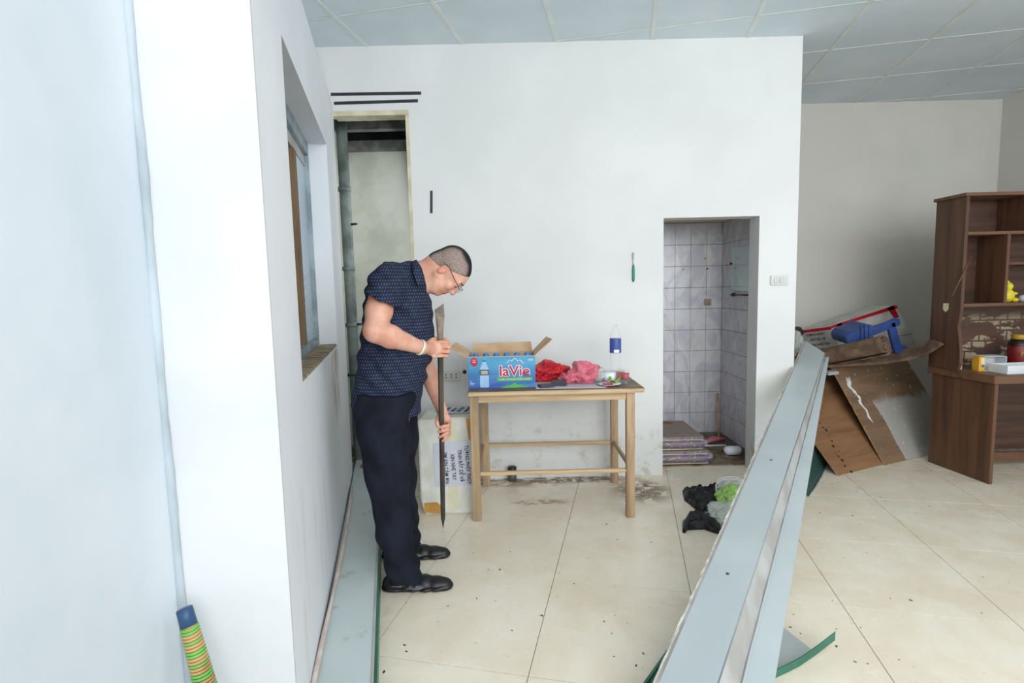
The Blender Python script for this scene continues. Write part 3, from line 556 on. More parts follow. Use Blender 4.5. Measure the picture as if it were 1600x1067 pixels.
# cup under the table
cu_ = E('grey_cup', (-.02, 3.665, 0)); lathe('cup_body', [(.028, 0), (.03, .003), (.03, .07), (.026, .07)], M['grey_cup'], cu_, 20); lathe('cup_lid', [(.030, .071), (.031, .10), (.024, .104)], M['hole'], cu_, 20)
T(cu_, 'small grey plastic can with dark lid on the floor under the table', 'can')
cu_.location.y = 3.655

# blue printed carton
bw, bd, bh = .395, .27, .185; bxE = E('water_carton', (-.262, 3.075, ZT+.001)); 
def BB(nm, b, mt, bev=0.): return box(nm, *b, M[mt], bxE, bev)
fr = BB('front_panel', (0, bw, 0, .004, 0, bh), 'bluebox'); BB('side_panel', (0, .004, .004, bd, 0, bh), 'bluebox'); BB('side_panel', (bw-.004, bw, .004, bd, 0, bh), 'bluebox'); BB('back_panel', (0, bw, bd-.004, bd, 0, bh), 'card'); BB('bottom_panel', (.004, bw-.004, .004, bd-.004, 0, .004), 'card')
BB('front_rim', (0, bw, -.001, .006, bh, bh+.004), 'card')
prism('left_flap', [(0, .005, bh), (0, bd-.005, bh), (-.095, bd+.01, bh+.062), (-.115, .02, bh+.058)], (.002, 0, .004), M['card'], bxE)
prism('right_flap', [(bw, .005, bh), (bw, bd-.005, bh), (bw+.085, bd-.0, bh+.085), (bw+.105, .02, bh+.092)], (-.002, 0, .004), M['card'], bxE)
prism('back_flap', [(.004, bd, bh), (bw-.004, bd, bh), (bw-.012, bd+.035, bh+.055), (.012, bd+.035, bh+.050)], (0, .004, .001), M['card'], bxE)
X_, Z_ = (1, 0, 0), (0, 0, 1); YF = -.0006
def poly(nm, pts, mt, dy=.0008, par=fr, y=0.): return prism(nm, [(a, y, b) for a, b in pts], (0, -dy, 0), M[mt], par)
circ = lambda cx, cz, rx, rz, n=20: [(cx+rx*math.cos(2*math.pi*i/n), cz+rz*math.sin(2*math.pi*i/n)) for i in range(n)]
poly('red_badge', circ(.037, .158, .021, .026), 'pr_red'); text('badge_lettering', 'MỚI', .013, (.037, -.0008, .156), X_, Z_, M['pr_white'], fr); poly('badge_line', [(.026, .168), (.048, .168), (.048, .1705), (.026, .1705)], 'pr_white', .0014)
bp = [(.069, .010), (.074, .006), (.117, .006), (.122, .010), (.121, .075), (.121, .10), (.121, .118), (.112, .140), (.108, .150), (.108, .158), (.084, .158), (.084, .150), (.080, .140), (.070, .118), (.070, .075)]
poly('bottle_picture', bp, 'pr_pale'); poly('bottle_label_picture', [(.066, .078), (.124, .078), (.124, .112), (.066, .112)], 'pr_teal', .0012); poly('bottle_label_picture', [(.078, .086), (.114, .086), (.114, .104), (.078, .104)], 'cream_tag', .0016); poly('bottle_cap_picture', [(.084, .158), (.108, .158), (.108, .165), (.084, .165)], 'label_blue', .0012)
text('label_lettering', 'laVie', .015, (.096, -.0016, .095), X_, Z_, M['pr_red'], fr)
text('logo_outline', 'laVie', .086, (.272, -.0002, .098), X_, Z_, M['pr_white'], fr, .0004, 1.08, .0045); text('logo_lettering', 'laVie', .086, (.272, -.0012, .098), X_, Z_, M['pr_red'], fr, .0005, 1.08, .0012)
poly('green_banner', [(.168, .040), (.378, .040), (.378, .062), (.168, .062)], 'pr_green'); text('banner_lettering', 'NƯỚC KHOÁNG THIÊN NHIÊN', .0135, (.273, -.0008, .0505), X_, Z_, M['pr_white'], fr, .0004, 1.)
poly('mountain_picture', [(.19, .001), (.205, .010), (.215, .008), (.23, .017), (.242, .012), (.262, .024), (.272, .032), (.284, .022), (.30, .016), (.312, .019), (.33, .008), (.345, .009), (.355, .001)], 'pr_green')
z1 = [(.222, .142), (.246, .166), (.256, .158), (.275, .176), (.294, .158), (.304, .166), (.328, .142)]
tube('mountain_outline', [(a, -.001, b) for a, b in z1], .0026, M['pr_white'], fr, 6, cap=True)
for a_, b_, c_, d_ in ((.010, .040, .022, .0425), (.010, .030, .036, .0335), (.010, .021, .034, .0235), (.352, .166, .384, .1685), (.355, .158, .384, .1602)): poly('fine_print', [(a_, b_), (c_, b_), (c_, d_), (a_, d_)], 'pr_white')
T(bxE, 'open blue water carton with red lettering at the left end of the table', 'box')
b0 = None
places = ('leftmost', 'second from left', 'third from left', 'third from right', 'second from right', 'rightmost')
for i in range(6):
    x = -.262+.045+i*.061; y = 3.075+.036
    if b0 is None:
        b0 = E('water_bottle', (x, y, ZT+.006)); lathe('bottle_body', [(.024, 0), (.029, .006), (.029, .12), (.024, .145), (.013, .165), (.012, .174)], M['pet'], b0, 14); lathe('bottle_cap', [(.0165, .172), (.0175, .174), (.0175, .196), (.015, .198)], M['cap_blue'], b0, 16); r = b0
    else:
        r = b0.copy(); COL.objects.link(r); r.location = (x, y, ZT+.006)
        for c_ in b0.children: d = c_.copy(); COL.objects.link(d); d.parent = r
    T(r, f'small water bottle with blue cap, {places[i]} of the row inside the blue carton', 'bottle', 'bottles in the front row of the blue carton')
# styrofoam box behind table leg
def FB(x, y, z):   # slightly turned box
    return Vector((-.578+x, 3.118+y+.0*x, z))
fb = E('foam_box', (-.41, 3.25, 0)); o0 = Vector((-.41, 3.25, 0))
me = me_from([Vector(FB(*v))-o0 for v in [(.02, 0, 0), (.335, 0, 0), (.335, .33, 0), (.0, .33, 0), (0, 0, .10), (.335, 0, .10), (.335, .33, .10), (0, .33, .10), (0, 0, .585), (.335, 0, .60), (.335, .33, .60), (0.01, .33, .575)]],
             [(3, 2, 1, 0), (0, 1, 5, 4), (1, 2, 6, 5), (2, 3, 7, 6), (3, 0, 4, 7), (4, 5, 9, 8), (5, 6, 10, 9), (6, 7, 11, 10), (7, 4, 8, 11), (8, 9, 10, 11)]); bev_me(me, .008, 2); link('foam_block', me, M['foam'], fb)
def FX(pts, mt, nm, y=-.0005, d=-.0012): return prism(nm, [Vector(FB(a, y, b))-o0 for a, b in pts], (0, d, 0), M[mt], fb)
FX([(.02, .012), (.12, .004), (.125, .048), (.10, .074), (.02, .072)], 'yellow_tape', 'parcel_tape'); FX([(.29, .59), (.318, .59), (.332, .30), (.333, .15), (.324, .15), (.318, .32)], 'yellow_tape', 'parcel_tape')
FX([(.17, .03), (.23, .03), (.23, .57), (.17, .57)], 'clear_tape', 'clear_tape', -.0003, -.0006)
FX([(.095, .17), (.325, .175), (.325, .46), (.085, .44)], 'paper', 'paper_label', -.001)
prism('clear_tape', [Vector(FB(.06, -.002, .592))-o0, Vector(FB(.33, -.002, .603))-o0, Vector(FB(.33, .05, .603))-o0, Vector(FB(.06, .05, .592))-o0], (0, 0, .001), M['clear_tape'], fb)
for i, s_ in enumerate(('TƯỢNG PHẬT THỦY', 'TINH RẤT DỄ VỠ', 'XIN NHẸ TAY', 'EM XIN CẢM ƠN')):
    text('box_lettering', s_, .033, Vector(FB(.293-i*.044, -.0025, .305-.006*i))-o0, (.05, 0, -1), (1, 0, .05), M['ink'], fb, .0004, .78, .0006)
prism('paper_label', [Vector(FB(.11, .09, .6))-o0, Vector(FB(.32, .09, .603))-o0, Vector(FB(.32, .28, .603))-o0, Vector(FB(.11, .28, .6))-o0], (0, 0, .001), M['paper'], fb)
for i, s_ in enumerate(('TƯỢNG PHẬT', 'RẤT DỄ VỠ', 'NHẸ TAY', 'XIN CẢM ƠN')): text('box_lettering', s_, .028, Vector(FB(.29-i*.044, .18, .604))-o0, (.2, 1, 0), (-1, .2, 0), M['ink'], fb, .0004, .8, .0006)
T(fb, 'tall white foam box with printed label and brown tape left of table', 'box')

# things on the table
def on(x, y, z=ZT): return onz(x, y, z)
nsp = [on(838, 608), on(945, 606), on(958, 600), (.60, 3.22, ZT), (.13, 3.26, ZT)]
o = prism('paper_sheet', [(v[0], max(v[1], 2.995), ZT+.0006) for v in nsp], (0, 0, .0012), M['paper']); T(o, 'thin white paper spread under the bags on the table', 'paper')
ZP = ZT+.0025
o = crumple('red_bag', (.228, 3.29, ZP+.055), (.115, .10, .058), M['bag_red'], None, .75, 2, 5, 2.2, ZP); T(o, 'crumpled red plastic bag beside the blue carton', 'bag')
e = E('pink_bag', (.425, 3.17, ZP)); crumple('bag_body', (0, 0, .062), (.085, .07, .066), M['bag_pink'], e, .6, 5, 5, 3., 0); crumple('dark_contents', (.052, .035, .072), (.028, .03, .046), M['pad_grey'], e, .15, 1, 3, 2., 0.02)
crumple('bag_tail', (-.10, .0, .028), (.05, .06, .032), M['bag_pink'], e, .5, 8, 4, 3., 0); T(e, 'crumpled pink plastic bag with grey thing inside, middle of the table', 'bag')
for k_, (x, y, r_, lb) in enumerate(((.195, 3.075, .25, 'flat dark grey phone lying nearest the blue carton'), (.275, 3.12, -.12, 'thick dark grey wallet lying before the pink bag'))):
    e = E('dark_phone' if k_ == 0 else 'dark_wallet', (x, y, ZP), r_); hh = .012 if k_ == 0 else .026; box('case', -.045, .045, -.035, .035, 0, hh, M['pad_grey'], e, .004); box('face_plate', -.040, .040, -.030, .030, hh, hh+.0012, M['shoe_grey'], e, .0005); T(e, lb, 'phone' if k_ == 0 else 'wallet')
e = E('clear_cup_bag', (.535, 3.20, ZP)); crumple('film', (-.01, 0, .045), (.052, .05, .047), M['bag_clear'], e, .3, 11, 4, 3., 0); lathe('plastic_cup', [(.030, 0), (.036, .0), (.040, .07), (.041, .072)], M['pet'], e, 20, at=(.05, -.02, 0.001)); lathe('cup_wrap', [(.0385, .012), (.0415, .06)], M['pr_white'], e, 20, at=(.05, -.02, .001)); prism('cup_print', [(.036, -.0600, .022), (.050, -.0620, .018), (.058, -.0612, .030), (.052, -.0622, .044), (.040, -.0608, .040)], (0, -.001, 0), M['pr_green'], e)
T(e, 'clear plastic cup with green print wrapped in clear film on table', 'cup')
e = E('oval_plate', (.565, 3.085, ZP)); lathe('plate', [(.03, 0), (.045, .002), (.070, .009), (.072, .011), (.045, .005), (.001, .004)], M['pr_white'], e, 28); box('red_packet', -.04, .02, -.035, -.005, .006, .014, M['pr_red'], e, .003); 
for i in range(5): sheet('lime_leaf', lambda u, v, i=i: Vector((.01+.02*i*.5+.045*(u-.3), .02+.012*i*.6+.022*(v-.5), .012+.015*math.sin(u*3+i)+.004*i)), 4, 3, M['leaf_green'], e, .001)
T(e, 'small white plate holding a red packet and lime leaves at table edge', 'plate')
e = E('tall_water_bottle', (.635, 3.24, ZT)); 
lathe('bottle_body', [(.026, 0), (.033, .004), (.034, .03), (.031, .06), (.034, .07), (.034, .11), (.031, .115), (.034, .125), (.034, .275), (.031, .30), (.020, .325), (.0125, .335), (.0125, .352)], M['pet'], e, 28)
lathe('label_wrap', [(.0346, .175), (.0350, .176), (.0350, .262), (.0346, .263)], M['label_blue'], e, 28); box('label_patch', -.016, .016, -.0362, -.0345, .178, .196, M['pr_white'], e, .0003)
lathe('neck_ring', [(.013, .338), (.0155, .339), (.0155, .343), (.013, .344)], M['pet'], e, 20)
T(e, 'tall clear plastic bottle with blue label at right end of table', 'bottle')
for k_, (x, y, lb) in enumerate(((.672, 3.125, 'front small glass of red drink at the right end of table'), (.652, 3.16, 'rear small glass of red drink half hidden behind the other'))):
    if k_ == 0:
        g0 = E('drinking_glass', (x, y, ZT)); lathe('glass_cup', [(.020, 0), (.021, .004), (.008, .010), (.017, .020), (.023, .040), (.024, .085), (.0228, .085), (.021, .040), (.012, .022), (.001, .020)], M['glass'], g0, 24); lathe('red_drink', [(.001, .0215), (.012, .0235), (.0205, .04), (.0222, .066), (.001, .0665)], M['juice'], g0, 24); r = g0
    else:
        r = g0.copy(); COL.objects.link(r); r.location = (x, y, ZT)
        for c_ in g0.children: d = c_.copy(); COL.objects.link(d); d.parent = r
    T(r, lb, 'glass', 'small glasses of red drink')

# ================================================================= PANELS ON THE RIGHT
VP = ray(1401, 205); D = VP/VP.y; P0 = ony(1152, 783, 2.28)
rt = Vector((D.y, -D.x, 0)).normalized(); nrm = rt.cross(D).normalized(); nrm = nrm if nrm.z > 0 else -nrm
wA = .176*.877; YN, YF_ = 1.19, 4.11
def AP(Y, w=0., d=0.): return P0+D*(Y-2.28)+rt*w-nrm*d
pa = E('sandwich_panel', AP(2.6, 0, .05)); bpy.context.view_layer.update(); pinv = pa.matrix_world.inverted()
def lp(v): return pinv @ Vector(v)
def quadloft(nm, near, far, mat, par, n=1, jit=0.):
    """near/far: closed section polygons with matching vertices"""
    m_ = len(near); vs = []
    for i in range(n+1):
        t = i/n
        for a, b in zip(near, far): vs.append(Vector(a).lerp(Vector(b), t)+Vector((random.uniform(-jit, jit), 0, random.uniform(-jit, jit)))*(1 if 0 < i < n else .5))
    fs = [tuple(range(m_))[::-1], tuple(n*m_+j for j in range(m_))]+[(i*m_+j, i*m_+(j+1) % m_, (i+1)*m_+(j+1) % m_, (i+1)*m_+j) for i in range(n) for j in range(m_)]
    return link(nm, me_from(vs, fs), mat, par)
far_l, far_r = AP(4.16), AP(3.92, wA)
# top sheet
quadloft('top_sheet', [lp(v) for v in (AP(YN), AP(YN, wA), AP(YN, wA, .004), AP(YN, 0, .004))], [lp(v) for v in (AP(4.14), AP(3.92, wA), AP(3.92, wA, .004), AP(4.14, 0, .004))], M['panel'], pa)
# lower seam points of the side face
SBn = onz(1176, 1024+0, .035); 
def seam(x, y, t): return None
sbA = onz(1166, 1067, .05); trA = AP(1.62, wA)
sb_far = AP(3.92, wA, .03)
def ext(a, b, t): return a+(b-a)*t
sbN = ext(sbA, sb_far, -.17); sbN.z = max(sbN.z, .012)
quadloft('side_flange', [lp(v) for v in (AP(YN, wA), sbN, sbN+Vector((-.006, -.003, 0)), AP(YN, wA-.006))], [lp(v) for v in (AP(3.92, wA), sb_far, sb_far+Vector((-.004, 0, 0)), AP(3.92, wA-.004))], M['panel_side'], pa, 8)
quadloft('left_flange', [lp(v) for v in (AP(YN, -.014, .006), AP(YN, 0, .0), AP(YN, 0, .006), AP(YN, -.014, .010))], [lp(v) for v in (AP(4.14, -.012, .006), AP(4.14), AP(4.14, 0, .006), AP(4.14, -.012, .010))], M['panel_side'], pa)
quadloft('foam_edge', [lp(v) for v in (AP(YN, -.020, .005), AP(YN, -.013, .001), AP(YN, -.013, .045), AP(YN, -.018, .045))], [lp(v) for v in (AP(4.14, -.017, .005), AP(4.14, -.011, .001), AP(4.14, -.011, .045), AP(4.14, -.018, .045))], M['foam_edge'], pa, 110, .0024)
quadloft('foam_core', [lp(v) for v in (AP(YN, -.010, .007), AP(YN, wA-.008, .007), AP(YN, wA-.008, .05), AP(YN, -.010, .05))], [lp(v) for v in (AP(4.11, -.008, .007), AP(3.91, wA-.006, .007), AP(3.91, wA-.006, .028), AP(4.11, -.008, .04))], M['foam_edge'], pa)
for (x, y) in ((1130, 897), (1199, 719)):
    for Yt in np.linspace(1.3, 4, 541):
        q = AP(Yt, wA*.45); v = q-Vector((0, 0, H_)); py = 533.5-F_*v.dot(UP)/v.dot(fw)
        if py <= y: break
    lathe('screw', [(.001, 0), (.006, 0), (.006, .002), (.001, .003)], M['hook_dark'], pa, 10, at=lp(q))
T(pa, 'long pale grey sandwich panel with ragged white foam edge leaning across the floor', 'panel')
# lower channel
lrA = onz(1216, 1067, .022); lr_far = ony(1295, 557, 3.88)
lrN = ext(lrA, lr_far, -.17); lrN.z = max(lrN.z, .008); sbN2 = sbN+Vector((.004, .002, -.004))
pc = E('grey_metal_rail', lrA); bpy.context.view_layer.update(); pinv = pc.matrix_world.inverted()
sf2 = sb_far+Vector((.003, 0, -.006))
quadloft('ledge_sheet', [lp(v) for v in (sbN2, lrN, lrN-Vector((0, 0, .006)), sbN2-Vector((0, 0, .006)))], [lp(v) for v in (sf2, lr_far, lr_far-Vector((0, 0, .006)), sf2-Vector((0, 0, .006)))], M['panel'], pc, 12, .0012)
quadloft('ledge_skirt', [lp(v) for v in (lrN-Vector((0, 0, .0065)), lrN+Vector((-.004, 0, -.0065)), Vector((lrN.x-.004, lrN.y, .002)), Vector((lrN.x, lrN.y, .002)))], [lp(v) for v in (lr_far-Vector((0, 0, .0065)), lr_far-Vector((.004, 0, .0065)), lr_far-Vector((.004, 0, .03)), lr_far-Vector((0, 0, .03)))], M['panel_side'], pc, 4)
pts = [lp(ext(sbN, sb_far, i/60)+Vector((.006+random.uniform(-.001, .0015), 0, .004))) for i in range(61)]
tube('sealant_bead', pts, [.0035+random.uniform(-.0008, .0012) for _ in pts], M['panel'], pc, 6)
T(pc, 'narrow grey metal rail running along the right side of the sandwich panel', 'metal rail')
# support block hidden beneath the panels near the middle is the floor itself at the near end
# L sheet on the floor
ls = E('bent_metal_offcut', (1.0, 1.84, 0)); oo = Vector((1.0, 1.84, 0)); a, b, c, d = onz(1190, 965, .004), onz(1228, 984, .004), onz(1276, 1022, .004), onz(1215, 1056, .004)
prism('grey_sheet', [Vector(v)-oo for v in (a, b, c, d, onz(1180, 1030, .004))], (0, 0, .003), M['panel'], ls)
pth = [onz(1196, 1062, .012), onz(1222, 1050, .012), onz(1250, 1036, .018), onz(1276, 1018, .03), onz(1305, 996, .05)]; vs = []; fs = []
for i, p in enumerate(pth): hgt = .016+.004*i*.3; vs += [p-oo-Vector((0, 0, .011)), p-oo+Vector((0, 0, hgt)), p-oo+Vector((.004, .006, hgt)), p-oo+Vector((.004, .006, -.011))]
for i in range(4):
    for j in range(4): fs.append((i*4+j, i*4+(j+1) % 4, i*4+4+(j+1) % 4, i*4+4+j))
fs += [(3, 2, 1, 0), (16, 17, 18, 19)]; link('green_flange', me_from(vs, fs), M['green'], ls); T(ls, 'bent grey metal offcut with curled green flange on the floor at right', 'metal offcut')
gs = E('green_metal_sheet', (.55, 1.6, 0)); oo = Vector((.55, 1.6, 0)); prism('sheet', [Vector(v)-oo for v in (onz(985, 1100, .003), onz(1010, 1062, .003), onz(1049, 1008, .006), onz(1075, 1010, .006), (.84, 1.45, .003))], (0, 0, .003), M['green'], gs)
prism('folded_lip', [Vector(v)-oo for v in (onz(1005, 1070, .007), onz(1049, 1008, .010), onz(1052, 1009, .010), onz(1009, 1072, .007))], (0, 0, .008), M['green'], gs); T(gs, 'dark green metal sheet tip under the near end of the sandwich panel', 'metal sheet')
# dark green curved sheet behind
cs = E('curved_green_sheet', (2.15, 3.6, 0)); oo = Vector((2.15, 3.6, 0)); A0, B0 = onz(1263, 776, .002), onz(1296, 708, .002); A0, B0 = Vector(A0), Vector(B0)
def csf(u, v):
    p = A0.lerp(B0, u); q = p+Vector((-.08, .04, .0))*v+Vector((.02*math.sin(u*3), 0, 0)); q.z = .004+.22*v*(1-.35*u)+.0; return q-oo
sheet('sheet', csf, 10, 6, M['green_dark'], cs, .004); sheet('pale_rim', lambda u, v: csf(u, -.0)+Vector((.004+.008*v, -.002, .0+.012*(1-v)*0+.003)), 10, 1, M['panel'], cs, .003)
T(cs, 'dark green curved metal sheet standing in shadow behind the rail', 'metal sheet')

# ================================================================= PILE AT RIGHT
def board(name, A, B, up, L, th, mat, label, inset=0., parts=True):
    A = Vector(A); B = Vector(B); x = (B-A).normalized(); u = Vector(up); u = (u-x*u.dot(x)).normalized(); n = x.cross(u); w = (B-A).length
    e = bpy.data.objects.new(name, None); COL.objects.link(e); mt = Matrix((x, u, n)).transposed().to_4x4(); mt.translation = A+Vector((0, 0, .003)); e.matrix_world = mt
    link('face', me_from(boxv(0, w, 0, L, -th, 0), BF), mat, e); boxes('edge', [(-.0015, 0, 0, L, -th+.001, -.001), (0, w, -.0015, 0, -th+.001, -.001)], M['plyedge'], e); T(e, label, 'board'); return e
b2A = onz(1383, 727, 0); b2B = b2A+(onz(1451, 711, 0)-b2A).normalized()*.95; upv = Vector((-.178, .52, .835))
bd2 = board('plywood_board', b2A, b2B, upv, .85, .012, M['ply_paint'], 'plywood board splashed with white paint leaning beside the desk')
bA = onz(1313, 745, 0); bB = onz(1383, 727, 0)+Vector((.25, .11, 0)); bd1 = board('plywood_board', bA+Vector((0, .02, 0)), bB+Vector((0, .02, 0)), Vector((-.29, .64, .72)), .84, .012, M['ply'], 'bare brown plywood board with dark nail holes leaning behind the rail')
bd1.children[0]
# dark holes on board 1
for i, (x, y) in enumerate(((1281, 661), (1286, 668), (1291, 672), (1296, 680), (1300, 689), (1302, 697), (1306, 708), (1310, 713), (1316, 719), (1311, 705), (1320, 728), (1330, 737))):
    v = ray(x, y); mt = bd1.matrix_world; n = mt.to_3x3() @ Vector((0, 0, 1)); t = (mt.translation-Vector((0, 0, H_))).dot(n)/v.dot(n); q = mt.inverted() @ (Vector((0, 0, H_))+v*t); r = .006+.003*(i % 3)
    lathe('burn_mark', [(.0005, 0), (r, 0), (r*.8, .0012), (.0005, .0012)], M['hole'], bd1, 8, at=(q.x, q.y, 0))
# pile carton supporting the mat
o = box('cardboard_carton', 2.45, 3.06, 4.50, 4.98, 0, .64, M['card']); 
prism('upper_flap', [(2.47, 4.51, .641), (3.05, 4.51, .641), (3.05, 4.96, .641), (2.47, 4.96, .641)], (0, 0, .01), M['card'], o); T(o, 'brown cardboard carton hidden behind the leaning boards under the mat', 'box')
# folded sheets peeking out
fo = E('folded_papers', (2.55, 4.2, .60)); 
# mat: flat sheet with curled right end and rolled front
Yr = 4.13
def matf(u, v):
    Y = 4.14-.44*u*u; a = ony(1292+182*u, 573-11*u-14*max(0, (u-.45)/.55)**1.8-18*max(0, (u-.8)/.2)**1.5*.6, Y)
    return Vector((a.x+.03*v*u*u, a.y+(.48-.34*u*u)*v, a.z+.012*min(1, v*4)+.006*math.sin(u*5+v*2)*v))
sh = E('brown_mat', (2.9, 4.3, .66)); oo = Vector((2.9, 4.3, .66))
sheet('mat_sheet', lambda u, v: matf(u, v)-oo, 28, 8, M['mat'], sh, .014)
c0, c1 = ony(1291, 560, 4.20), ony(1384, 541, 3.85); ax = (c1-c0).normalized(); pz = Vector((0, 0, 1)); pz = (pz-ax*ax.z).normalized(); px_ = ax.cross(pz)
def rollf(u, v):
    t = v*2*math.pi*2.6; r = .010+.066*(v**.85); s_ = .62+.38*u*0
    q = c0.lerp(c1, u) + pz*(r*math.sin(t+.9)*(1.0)+.014) + px_*(r*math.cos(t+.9)*1.15); return q-oo
sheet('rolled_edge', rollf, 14, 70, M['mat'], sh, .007); T(sh, 'brown fibre mat with rolled front edge lying on top of the leaning boards', 'mat')
# folded paper bundle
for i in range(3): prism('folded_sheet', [(-.03, -.03, .008*i), (.05, -.03, .008*i+.008), (.05, .06, .008*i+.008), (-.03, .06, .008*i)], (0, 0, .004), M['paper'], fo)
fo.location = ony(1297, 583, 4.14)+Vector((0, 0, -.012)); T(fo, 'few white folded sheets poking out under the brown mat', 'paper')
# foam box with red tape
Yf = 4.62; q = [ony(1297, 511, Yf), ony(1401, 478, Yf), ony(1431, 534, Yf), ony(1320, 545, Yf)]; ux = (q[1]-q[0]).normalized(); 
wv = (q[1]-q[0]).length; hv = .30; ux = Vector((ux.x, 0, ux.z)).normalized(); dnv = Vector((ux.z, 0, -ux.x)) if ux.x > 0 else Vector((0, 0, -1)); dnv = (dnv*1.0)
dep = Vector((-.32, .26, -.02)); O1 = q[0]
fb2 = E('foam_box', O1+ux*wv*.5+dnv*hv); oo = fb2.location.copy()
sk = Vector((.10, 0, 0)); c8 = [O1, O1+ux*wv, q[2]+Vector((.02, 0, -.02)), q[3]+Vector((0, 0, -.03))]
dep = Vector((-.17, .24, -.055))
vs = [c8[3], c8[2], c8[2]+Vector((.0, .30, 0)), c8[3]+dep+Vector((0, 0, .0)), c8[0], c8[1], c8[1]+Vector((0.0, .30, 0)), c8[0]+dep]
me = bev_me(me_from([v-oo for v in vs], BF), .008, 2); link('foam_body', me, M['foam_grey'], fb2)
def FP(a, b, off=.002): # bilinear on the front face
    t = c8[0].lerp(c8[1], a); l = c8[3].lerp(c8[2], a); p = t.lerp(l, b); return p-oo+Vector((0, -off, 0))
def RT_(L, nm='red_tape', mt='red_tape', off=.002): return prism(nm, [FP(a, b, off) for a, b in L], (0, -.0012, 0), M[mt], fb2)
RT_([(-.01, -.03), (1.0, -.03), (1.0, .055), (-.01, .055)]); RT_([(.10, -.03), (.17, -.03), (.19, .36), (.12, .38)]); RT_([(.86, -.03), (.96, -.04), (.95, .26), (.88, .28)]); RT_([(0, .80), (1, .72), (1, .73), (0, .81)], 'lid_seam', 'hook_dark')
for i, (a, b, s_) in enumerate(((.52, .34, 'TƯỢNG PHẬT THỦY TINH'), (.42, .50, 'RẤT DỄ VỠ'))): 
    r_ = (FP(1, b)-FP(0, b)).normalized(); text('box_lettering', s_, .030, FP(a, b, .004), r_, Vector((0, 0, 1))-r_*r_.z, M['ink'], fb2, .0004, .9)
def FS(a, b): t = (c8[0]+dep).lerp(c8[0], a); l = (c8[3]+dep).lerp(c8[3], a); return t.lerp(l, b)-oo
sr = (FS(1, .5)-FS(0, .5)).normalized(); su = (FS(.5, 0)-FS(.5, 1)).normalized(); sn = sr.cross(su)
for i, s_ in enumerate(('TƯỢNG PHẬT', 'RẤT DỄ VỠ', 'XIN NHẸ TAY', 'XIN CẢM ƠN')): text('box_lettering', s_, .034, FS(.5, .2+.2*i)+sn*.003, sr, su, M['ink'], fb2, .0004, .75)
prism('red_tape', [FS(0, -.02), FS(1, -.02), FS(1, .09), FS(0, .09)], sn*.002, M['red_tape'], fb2)
T(fb2, 'tilted white foam box with red tape on top of the pile in the corner', 'box')
e = E('clear_bag', ony(1256, 535, 4.45)); crumple('film', (-.01, .10, .0), (.05, .05, .09), M['bag_clear'], e, .4, 21, 4, 2.5); crumple('dark_fold', (.06, .30, .07), (.11, .05, .05), M['pad_grey'], e, .5, 22, 3, 2.5); T(e, 'crumpled clear and grey plastic wrap left of the tilted foam box', 'plastic wrap')
e = E('grey_cloth', ony(1249, 570, 4.5)); crumple('cloth', (.0, .0, -.03), (.035, .04, .14), M['pad_grey'], e, .4, 23, 4, 2.5); T(e, 'dark grey cloth hanging behind the far end of the sandwich panel', 'cloth')
# blue stool, tipped
Ys = 4.07; st_ = E('plastic_stool', ony(1360, 545, Ys)); oo = st_.location.copy()
def SP(pts, d=(0, .05, 0)): return [ony(x, y, Ys)-oo for x, y in pts]
prism('seat', SP([(1321, 527), (1327, 519), (1345, 512), (1352, 507), (1364, 508), (1366, 528), (1345, 540), (1325, 538)]), (0, .20, .02), M['blue_plastic'], st_, .006)
prism('upper_leg', SP([(1362, 512), (1387, 503), (1401, 496), (1407, 499), (1407, 508), (1396, 512), (1366, 524)]), (0, .03, 0), M['blue_plastic'], st_, .004)
prism('cross_leg', SP([(1387, 506), (1399, 503), (1408, 538), (1419, 542), (1419, 548), (1412, 553), (1400, 552), (1397, 545)]), (0, .03, 0), M['blue_plastic'], st_, .004)
for x in (1344, 1350, 1357): prism('rib', SP([(x, 509), (x+2, 508.5), (x+2, 534), (x, 535)]), (0, -.008, 0), M['blue_plastic'], st_, .001)
T(st_, 'blue plastic stool tipped on its side behind the rolled mat', 'stool')

# ================================================================= DESK WITH HUTCH
dk = E('computer_desk', (3.6, 3.7, 0)); oo = Vector((3.6, 3.7, 0))
def DB(nm, x0, x1, y0, y1, z0, z1, mt, bev=.002): return box(nm, x0-oo.x, x1-oo.x, y0-oo.y, y1-oo.y, z0, z1, M[mt], dk, bev)
prism('side_panel', [Vector(v)-oo for v in ((3.085, 3.85, 0), (3.12, 3.38, 0), (3.145, 3.38, 0), (3.11, 3.85, 0))], (0, 0, .668), M['desk_z'], dk, .002)
prism('desktop', [Vector(v)-oo for v in ((3.060, 3.87, .67), (3.105, 3.37, .67), (4.40, 3.37, .67), (4.40, 3.87, .67))], (0, 0, .055), M['desk_edge'], dk, .004)
DB('side_panel', 4.33, 4.36, 3.40, 3.85, 0, .668, 'desk_z'); DB('modesty_panel', 3.12, 4.33, 3.80, 3.82, .10, .668, 'desk_x'); DB('kick_rail', 3.14, 4.33, 3.72, 3.74, .03, .10, 'desk_edge')
